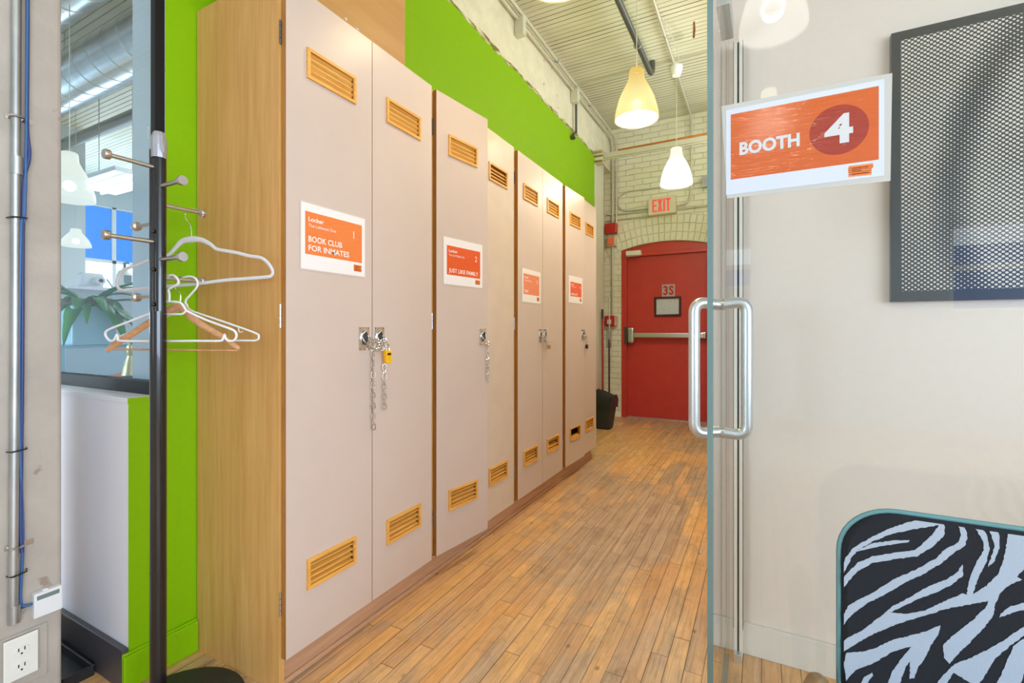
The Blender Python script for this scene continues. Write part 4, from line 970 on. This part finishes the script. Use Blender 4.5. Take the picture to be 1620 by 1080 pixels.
# booth sign on the fixed glass
T = frame((-.083, 1.2035, 1.425), (1, 0, 0))
bs = thing('booth_sign', 'large white sheet with orange BOOTH 4 print taped to the glass', 'sign', T.translation)
def quad(T, pts, z0, z1): return MB(T).prism(pts, z0, z1)
quad(T, [(.012, .004), (.313, .0), (.316, .217), (.0, .220)], .0002, .0006).build('clear_tape', plain('milky_tape', srgb(192, 190, 184), .3), bs)
T2 = T @ Matrix.Translation((.010, .012, .0006))
MB(T2).box(0, .293, 0, .196, 0, .0006).build('sheet', 'paper2', bs)
MB(T2).box(.010, .284, .034, .184, .0006, .0009).build('orange_panel', 'orangeB', bs)
MB(T2).prism([(.216+.052*math.cos(2*PI*i/48), .108+.052*math.sin(2*PI*i/48)) for i in range(48)], .0009, .0011).build('number_disc', 'darkred', bs)
text('word', [('BOOTH', .028, .088, .027, .118, .04)], 'white_ink2', T2 @ Matrix.Translation((0, 0, .0012)), bs)
text('numeral', [('4', .191, .082, .056, .050, .04)], 'white_ink2', T2 @ Matrix.Translation((0, 0, .0012)), bs)
brushlogo(T2 @ Matrix.Translation((.233, .006, .0006)), .040, .022, bs)
# halftone picture
T = frame((.351, 1.85, 1.212), (1, 0, 0))
pc = thing('halftone_panel', 'large dark panel printed with pale halftone dots on the booth wall', 'picture', T.translation)
MB(T).box(0, .95, 0, .821, .002, .026).build('panel', 'halftone', pc, bevel=.001)

# ------------------------------------------------------------------ zebra chair
CY = 1.05
zc = thing('armchair', 'zebra print chair with teal piping in front of the booth glass', 'chair', (.40, .85, 0))
def rr_outline(x0, x1, z0, z1, r, n=10):
    out = []
    for (a, b, s0) in ((x1-r, z1-r, 0), (x0+r, z1-r, 90), (x0+r, z0+r, 180), (x1-r, z0+r, 270)):
        for i in range(n+1):
            t = math.radians(s0+90*i/n); out.append((a+r*math.cos(t), b+r*math.sin(t)))
    return out
ZEBRA = [[(0.13,0.699),(0.135,0.715),(0.145,0.733),(0.173,0.759),(0.202,0.781),(0.239,0.803),(0.265,0.806),(0.271,0.795),(0.27,0.78),(0.253,0.756),(0.234,0.737),(0.202,0.725),(0.173,0.712),(0.152,0.693),(0.135,0.666),(0.129,0.653),(0.129,0.668),(0.133,0.68),(0.152,0.708),(0.173,0.724),(0.202,0.736),(0.231,0.747),(0.245,0.765),(0.256,0.781),(0.263,0.796),(0.231,0.783),(0.202,0.77),(0.173,0.75),(0.152,0.73),(0.142,0.713),(0.131,0.684)],[(0.147,0.726),(0.173,0.747),(0.202,0.758),(0.224,0.763),(0.224,0.76),(0.202,0.751),(0.173,0.739)],[(0.286,0.808),(0.293,0.809),(0.299,0.786),(0.296,0.768),(0.283,0.755),(0.267,0.734),(0.245,0.711),(0.214,0.685),(0.191,0.661),(0.167,0.64),(0.142,0.611),(0.131,0.591),(0.13,0.607),(0.139,0.629),(0.173,0.66),(0.202,0.69),(0.231,0.713),(0.259,0.739),(0.27,0.756),(0.288,0.772),(0.291,0.785)],[(0.13,0.541),(0.13,0.562),(0.158,0.589),(0.182,0.618),(0.202,0.644),(0.22,0.661),(0.245,0.686),(0.272,0.707),(0.286,0.722),(0.293,0.737),(0.294,0.719),(0.28,0.701),(0.259,0.682),(0.231,0.661),(0.214,0.645),(0.198,0.632),(0.22,0.635),(0.245,0.648),(0.272,0.672),(0.293,0.689),(0.304,0.689),(0.322,0.709),(0.324,0.685),(0.299,0.672),(0.272,0.658),(0.245,0.639),(0.208,0.615),(0.173,0.586),(0.149,0.562)],[(0.302,0.809),(0.311,0.809),(0.322,0.794),(0.326,0.771),(0.323,0.75),(0.315,0.727),(0.309,0.706),(0.303,0.682),(0.298,0.691),(0.301,0.71),(0.304,0.725),(0.311,0.747),(0.319,0.766),(0.318,0.78),(0.311,0.795)],[(0.321,0.809),(0.332,0.81),(0.338,0.794),(0.338,0.777),(0.332,0.752),(0.324,0.74),(0.328,0.758),(0.332,0.776),(0.328,0.792)],[(0.347,0.798),(0.361,0.808),(0.371,0.811),(0.371,0.754),(0.361,0.738),(0.358,0.732),(0.364,0.729),(0.351,0.719),(0.339,0.703),(0.333,0.684),(0.33,0.663),(0.319,0.64),(0.304,0.614),(0.288,0.589),(0.277,0.568),(0.27,0.576),(0.268,0.597),(0.283,0.619),(0.306,0.65),(0.322,0.675),(0.324,0.685),(0.306,0.684),(0.322,0.709),(0.337,0.733),(0.344,0.765)],[(0.265,0.629),(0.263,0.613),(0.253,0.592),(0.245,0.568),(0.235,0.547),(0.231,0.529),(0.225,0.525),(0.225,0.555),(0.22,0.545),(0.211,0.512),(0.194,0.506),(0.202,0.532),(0.214,0.558),(0.227,0.582),(0.202,0.565),(0.173,0.534),(0.149,0.515),(0.135,0.491),(0.131,0.52),(0.135,0.542),(0.158,0.551),(0.179,0.565),(0.202,0.586),(0.231,0.603),(0.25,0.616)],[(0.371,0.661),(0.359,0.648),(0.342,0.626),(0.324,0.607),(0.304,0.587),(0.283,0.57),(0.27,0.548),(0.256,0.522),(0.27,0.527),(0.282,0.555),(0.311,0.541),(0.324,0.573),(0.334,0.597),(0.351,0.622),(0.371,0.648)],[(0.337,0.662),(0.339,0.669),(0.351,0.684),(0.366,0.694),(0.371,0.698),(0.371,0.684),(0.361,0.68),(0.347,0.669)],[(0.371,0.608),(0.361,0.559),(0.332,0.548),(0.342,0.579),(0.349,0.605),(0.354,0.621),(0.361,0.632),(0.371,0.641)],[(0.152,0.485),(0.161,0.507),(0.173,0.519),(0.174,0.514),(0.167,0.502),(0.164,0.49)]]
bo = rr_outline(.125, .675, .40, .806, .085)
def xz(pts, y): return [(x, y, z) for x, z in pts]
def loft(rings, mat, name, par, cap=True, extra=None):
    m = MB(); n = len(rings[0]); vs = [p for r in rings for p in r]; fs = []
    for i in range(len(rings)-1):
        for j in range(n): fs.append((i*n+j, i*n+(j+1) % n, (i+1)*n+(j+1) % n, (i+1)*n+j))
    m.add(vs, fs, True)
    if cap: m.add(rings[0], [tuple(range(n))]); m.add(rings[-1], [tuple(range(n))[::-1]])
    if extra: extra(m)
    return m.build(name, mat, par)
def stripes(m):
    m.cur = 1
    for k, poly in enumerate(ZEBRA):
        pts = []
        for i in range(len(poly)):
            a, b = Vector(poly[i]), Vector(poly[(i+1) % len(poly)]); L = (b-a).length; q = max(1, int(L/.0035)); nn = Vector((b.y-a.y, a.x-b.x)).normalized()
            for j in range(q): pts.append(a.lerp(b, j/q)+nn*random.uniform(-.0007, .0007))
        pts = [(min(.384, max(.1315, p.x)), min(.7985, max(.462, p.y))) for p in pts]
        y = CY-.0124-.00002*k
        m.add([(x, y, z) for x, z in pts], [tuple(range(len(pts)))])
def inset(d): return rr_outline(.125+d, .675-d, .40+d, .806-d, max(.02, .085-d))
loft([xz(inset(.012), CY-.012), xz(inset(.002), CY-.004), xz(inset(.0), CY+.004), xz(inset(.002), CY+.016), xz(inset(.012), CY+.024)], ['zebra', 'zebra_white'], 'backrest', zc, extra=stripes)
MB().tube(xz(bo, CY-.002), .0042, 8, True).build('piping', 'tealpipe', zc)
loft([[(x, y, .38) for x, y in rr_outline(.14, .66, .56, 1.04, .06)], [(x, y, .44) for x, y in rr_outline(.13, .67, .55, 1.045, .07)], [(x, y, .47) for x, y in rr_outline(.16, .64, .58, 1.03, .06)]], 'zebra', 'seat', zc)
for lx in (.17, .63):
    for ly in (.60, 1.04): MB().cyl((lx, ly, 0), (lx, ly, .38), .013, 12, .018).build('leg', 'armwood', zc)
for sx in (.088, .712):
    loft([[(sx+.020*math.cos(a)*k, .99+.03*math.sin(a)*k, z) for a in [2*PI*i/16 for i in range(16)]] for z, k in ((0.0, .7), (.30, .85), (.44, 1.4), (.485, 1.25), (.505, .85), (.515, .3))], 'armwood', 'arm_post', zc)
    MB().box(min(sx, .13 if sx < .4 else .67), max(sx, .13 if sx < .4 else .67), .98, 1.0, .39, .42).build('side_rail', 'armwood', zc)

# ================================================================== ROOM BEHIND THE GLASS
def duct(name, label, y, z, r, x0, x1):
    t = thing(name, label, 'duct', (x0, y, z), 'round metal ducts in the next room')
    pr = []; x = x0; step = .24
    while x < x1:
        pr += [(r, x-x0), (r, x-x0+step-.03), (r*1.025, x-x0+step-.022), (r*1.025, x-x0+step-.008), (r, x-x0+step)]; x += step
    MB().lathe(pr, (x0, y, z), (1, 0, 0), 48).build('duct_shell', 'duct', t, sharp=0.22)
    m = MB()
    for xx in (-8, -5.5, -3.2): m.cyl((xx, y, z+r), (xx, y, 3.8), .006, 6)
    m.build('hanger_rod', 'galv', t)
duct('spiral_duct', 'lower round metal spiral duct seen through the partition glass', 1.88, 3.33, .175, -9.9, -2.1)
duct('spiral_duct', 'upper round metal spiral duct nearer the glass', 1.40, 3.50, .21, -9.9, -2.1)
tag(MB().box(-9.9, -2.1, 2.12, 2.32, 3.50, 3.66).build('steel_beam', 'beam', at=(-6, 2.2, 3.55)), 'dark steel beam beyond the ducts in the next room', 'beam')
m = MB().tube(smoothpath([(-2.2, 2.45, 3.45), (-5.2, 2.45, 3.45), (-5.6, 2.62, 3.45), (-7.8, 2.62, 3.45)], .2), .06, 10); tag(m.build('dark_pipe', 'beam', at=(-5, 2.5, 3.45)), 'thick dark pipe beyond the ducts in the next room', 'pipe')
tag(MB().box(-4.9, -3.9, 2.60, 3.1, 3.48, 3.7).build('air_unit', 'lcd', at=(-6, 2.6, 3.6), bevel=.02), 'grey ventilation unit under the ceiling of the next room', 'ventilation unit')
def tubefix(x, y, z, label, L=1.2, W_=.30, power=0, rot=0):
    t = thing('tube_light', label, 'ceiling light', (x, y, z), 'white tube light fixtures')
    m = MB().box(x-L/2, x+L/2, y-W_/2, y+W_/2, z+.03, z+.07); m.build('housing', 'wplastic', t, bevel=.004)
    m = MB()
    for q in (-.07, .07): m.cyl((x-L/2+.03, y+q, z+.012), (x+L/2-.03, y+q, z+.012), .015, 10)
    m.build('tube', 'tube_on', t)
    m = MB()
    for q in (-L*.35, L*.35): m.cyl((x+q, y, z+.07), (x+q, y, 3.8), .004, 6)
    m.build('suspension', 'galv', t)
    if power:
        l = area('tube_glow', (x, y, z-.012), (0, 0, 0), L, W_, power, (.95, .97, 1)); l.parent = t; l.location = (0, 0, -.012)
tl = ['tube light above the middle of the room behind the camera', 'tube light over the passage behind the camera', 'far tube light in the room beyond the glass', 'near tube light in the room beyond the glass']
for (x, y, z, p), lb in zip(TUBES, tl): tubefix(x, y, z, 'white '+lb, power=p)
tubefix(-5.9, 2.42, 2.62, 'white tube light hanging low behind the partition glass', 1.0, .42, 0)
pendant((-4.05, 1.41), 1.99, 'bell pendant cut off by the column edge in the next room', 'shade_cool', group='pendant lamps beyond the glass', power=0, k=(.95, .95), top=3.285)
pendant((-7.1, 2.53), 2.12, 'small bell pendant beyond the glass, above the plant', 'shade_cool', group='pendant lamps beyond the glass', power=0, k=(1, .62))
# low partition with shelf
struct(MB().box(-4.72, -4.55, 1.55, 3.6, 0, 1.44), 'wall_low_partition', 'grey_room')
struct(MB().box(-4.76, -4.47, 1.55, 3.6, 1.44, 1.462), 'trim_7', 'white_paint')
cm_ = thing('instant_camera', 'white instant camera on the ledge beyond the glass', 'camera', (-4.6, 1.73, 1.462))
MB().box(-4.65, -4.56, 1.66, 1.80, 1.462, 1.575).build('camera_body', 'wplastic', cm_, bevel=.015); MB().cyl((-4.56, 1.755, 1.515), (-4.50, 1.755, 1.515), .036, 20, .03).build('lens', 'ivory', cm_); MB().cyl((-4.50, 1.755, 1.515), (-4.495, 1.755, 1.515), .014, 12).build('lens_glass', 'blackpl', cm_)
MB().tube(catmull([(-4.52, 1.80, 1.53), (-4.48, 1.82, 1.46), (-4.46, 1.81, 1.36), (-4.46, 1.78, 1.31)], 5), .007, 6).build('strap', 'pot', cm_)
bt_ = thing('lotion_bottle', 'white pump bottle on the ledge beyond the glass', 'bottle', (-4.6, 1.95, 1.462))
MB().lathe([(0, 0), (.048, 0), (.052, .02), (.052, .12), (.04, .155), (.016, .165), (.016, .18), (0, .18)], (-4.6, 1.95, 1.462)).build('bottle_body', 'ivory', bt_)
MB().cyl((-4.6, 1.95, 1.64), (-4.6, 1.95, 1.68), .009, 10).box(-4.60, -4.55, 1.94, 1.96, 1.672, 1.686).build('pump', 'bottle', bt_); MB().box(-4.551, -4.545, 1.925, 1.975, 1.51, 1.58).build('bottle_label', 'lcd', bt_)
th_ = thing('thermostat', 'small pale keypad thermostat on the partition beyond the glass', 'thermostat', (-4.54, 2.07, 1.33))
MB().box(-4.55, -4.525, 2.02, 2.115, 1.275, 1.415).build('housing', 'ivory', th_, bevel=.004); MB().box(-4.525, -4.522, 2.035, 2.10, 1.36, 1.40).build('display', 'lcd', th_)
m = MB()
for a in range(3):
    for b in range(3): m.box(-4.525, -4.522, 2.038+a*.022, 2.052+a*.022, 1.29+b*.02, 1.302+b*.02)
m.build('keypad', 'lcd', th_)
# desk, cabinet, plant, bottle, covers
dk = thing('desk', 'white desk standing behind the partition glass', 'desk', (-2.9, 1.2, 0))
MB().box(-4.1, -2.05, .96, 1.6, .85, .885).build('desktop', 'grey_room', dk, bevel=.003)
for x in (-4.05, -2.1):
    for y in (1.0, 1.56): MB().box(x-.02, x+.02, y-.02, y+.02, 0, .85).build('leg', 'alu', dk)
cab = thing('cabinet', 'pale blue-grey cabinet under the potted plant', 'cabinet', (-3.2, 1.2, .885))
MB().box(-3.35, -2.98, 1.0, 1.40, .885, 1.055).build('cabinet_body', 'pot', cab, bevel=.004); MB().box(-2.98, -2.972, 1.02, 1.38, .90, 1.04).build('drawer_front', 'grey_room', cab)
pt = thing('potted_plant', 'leafy green plant in a square pale blue pot behind the glass', 'plant', (-3.05, 1.13, 1.055))
m = MB(); a_, b_ = .075, .09
m.box(-3.05-b_, -3.05+b_, 1.13-b_, 1.13+b_, 1.055, 1.25); m.build('pot', 'pot', pt, bevel=.008)
MB().box(-3.13, -2.97, 1.05, 1.21, 1.25, 1.278).build('soil', 'soil', pt)
def leaf(m, base, az, el, L, w, droop):
    d = Vector((math.cos(az)*math.cos(el), math.sin(az)*math.cos(el), math.sin(el))); sd = Vector((-math.sin(az), math.cos(az), 0)); p = Vector(base); n = 8; vs = []
    for i in range(n+1):
        t = i/n; ww = w*math.sin(PI*min(1, t**.8))**.8+.001
        vs += [tuple(p-sd*ww), tuple(p+Vector((0, 0, -ww*.25))), tuple(p+sd*ww)]
        d = (d+Vector((0, 0, -droop/n))).normalized(); p = p+d*(L/n)
    fs = []
    for i in range(n): fs += [(i*3, i*3+1, i*3+4, i*3+3), (i*3+1, i*3+2, i*3+5, i*3+4)]
    m.add(vs, fs, True)
m = MB()
for k in range(34):
    az = random.uniform(0, 2*PI); leaf(m, (-3.05+.03*math.cos(az), 1.13+.03*math.sin(az), 1.27), az, random.uniform(.1, 1.2), random.uniform(.16, .34), random.uniform(.018, .034), random.uniform(.8, 2.6))
for az, el, L, dr_ in ((1.2, .5, .36, 1.0), (.7, .1, .38, 1.4), (1.5, .2, .36, 1.8), (1.0, -.1, .36, 1.6), (.3, .2, .3, 2.2), (1.6, .9, .3, .8), (.9, -.5, .3, 1.2)): leaf(m, (-3.03, 1.15, 1.26), az, el, L, .032, dr_)
lf = m.build('foliage', 'leaf', pt); sd = lf.modifiers.new('thick', 'SOLIDIFY'); sd.thickness = .001
cb_ = thing('sparkling_wine_bottle', 'gold foil necked bottle standing behind the glass', 'bottle', (-2.27, .985, .885))
bz = .76; bc = (-2.265, .985, 0)
MB().lathe([(0, .885), (.034, .885), (.038, .90), (.038, .935), (.034, .945)], bc).build('bottle_glass', 'bottle', cb_)
MB().lathe([(.0338, .945), (.030, .965), (.022, 1.0), (.0165, 1.02), (.0165, 1.028), (.019, 1.032), (.019, 1.048), (.016, 1.05), (.018, 1.062), (.013, 1.07), (0, 1.07)], bc).build('gold_foil', 'gold', cb_)
cv = thing('folded_brochure', 'orange and coral folded brochure lying behind the bottle', 'brochure', (-2.5, 1.06, .885))
m = MB(); m.add([(-2.62, 1.0, .887), (-2.30, 1.06, .887), (-2.27, 1.10, .99), (-2.52, 1.06, .925)], [(0, 1, 2, 3)]); o = m.build('front_leaf', 'magenta', cv); q = o.modifiers.new('t', 'SOLIDIFY'); q.thickness = .002
m = MB(); m.add([(-2.66, .985, .887), (-2.62, 1.0, .887), (-2.48, 1.04, .945), (-2.44, 1.0, .887)], [(0, 1, 2), (0, 2, 3)]); o = m.build('back_leaf', 'orangecov', cv); q = o.modifiers.new('t', 'SOLIDIFY'); q.thickness = .002
oc = thing('office_chair', 'pale grey rounded office chair behind the glass', 'chair', (-2.9, 1.8, 0))
loft([[(x, y, z) for x, z in rr_outline(-3.15, -2.7, .62, 1.02, .12)] for y in (1.72, 1.76)], 'grey_room', 'backrest', oc)
loft([[(x, y, z) for x, y in rr_outline(-3.15, -2.7, 1.74, 2.15, .1)] for z in (.44, .50)], 'grey_room', 'seat', oc)
MB().cyl((-2.92, 1.95, .05), (-2.92, 1.95, .44), .03, 12).lathe([(0, 0), (.28, 0), (.28, .03), (.05, .06), (0, .06)], (-2.92, 1.95, 0), seg=5).box(-2.95, -2.89, 1.76, 1.80, .46, .66).build('base', 'galv', oc)
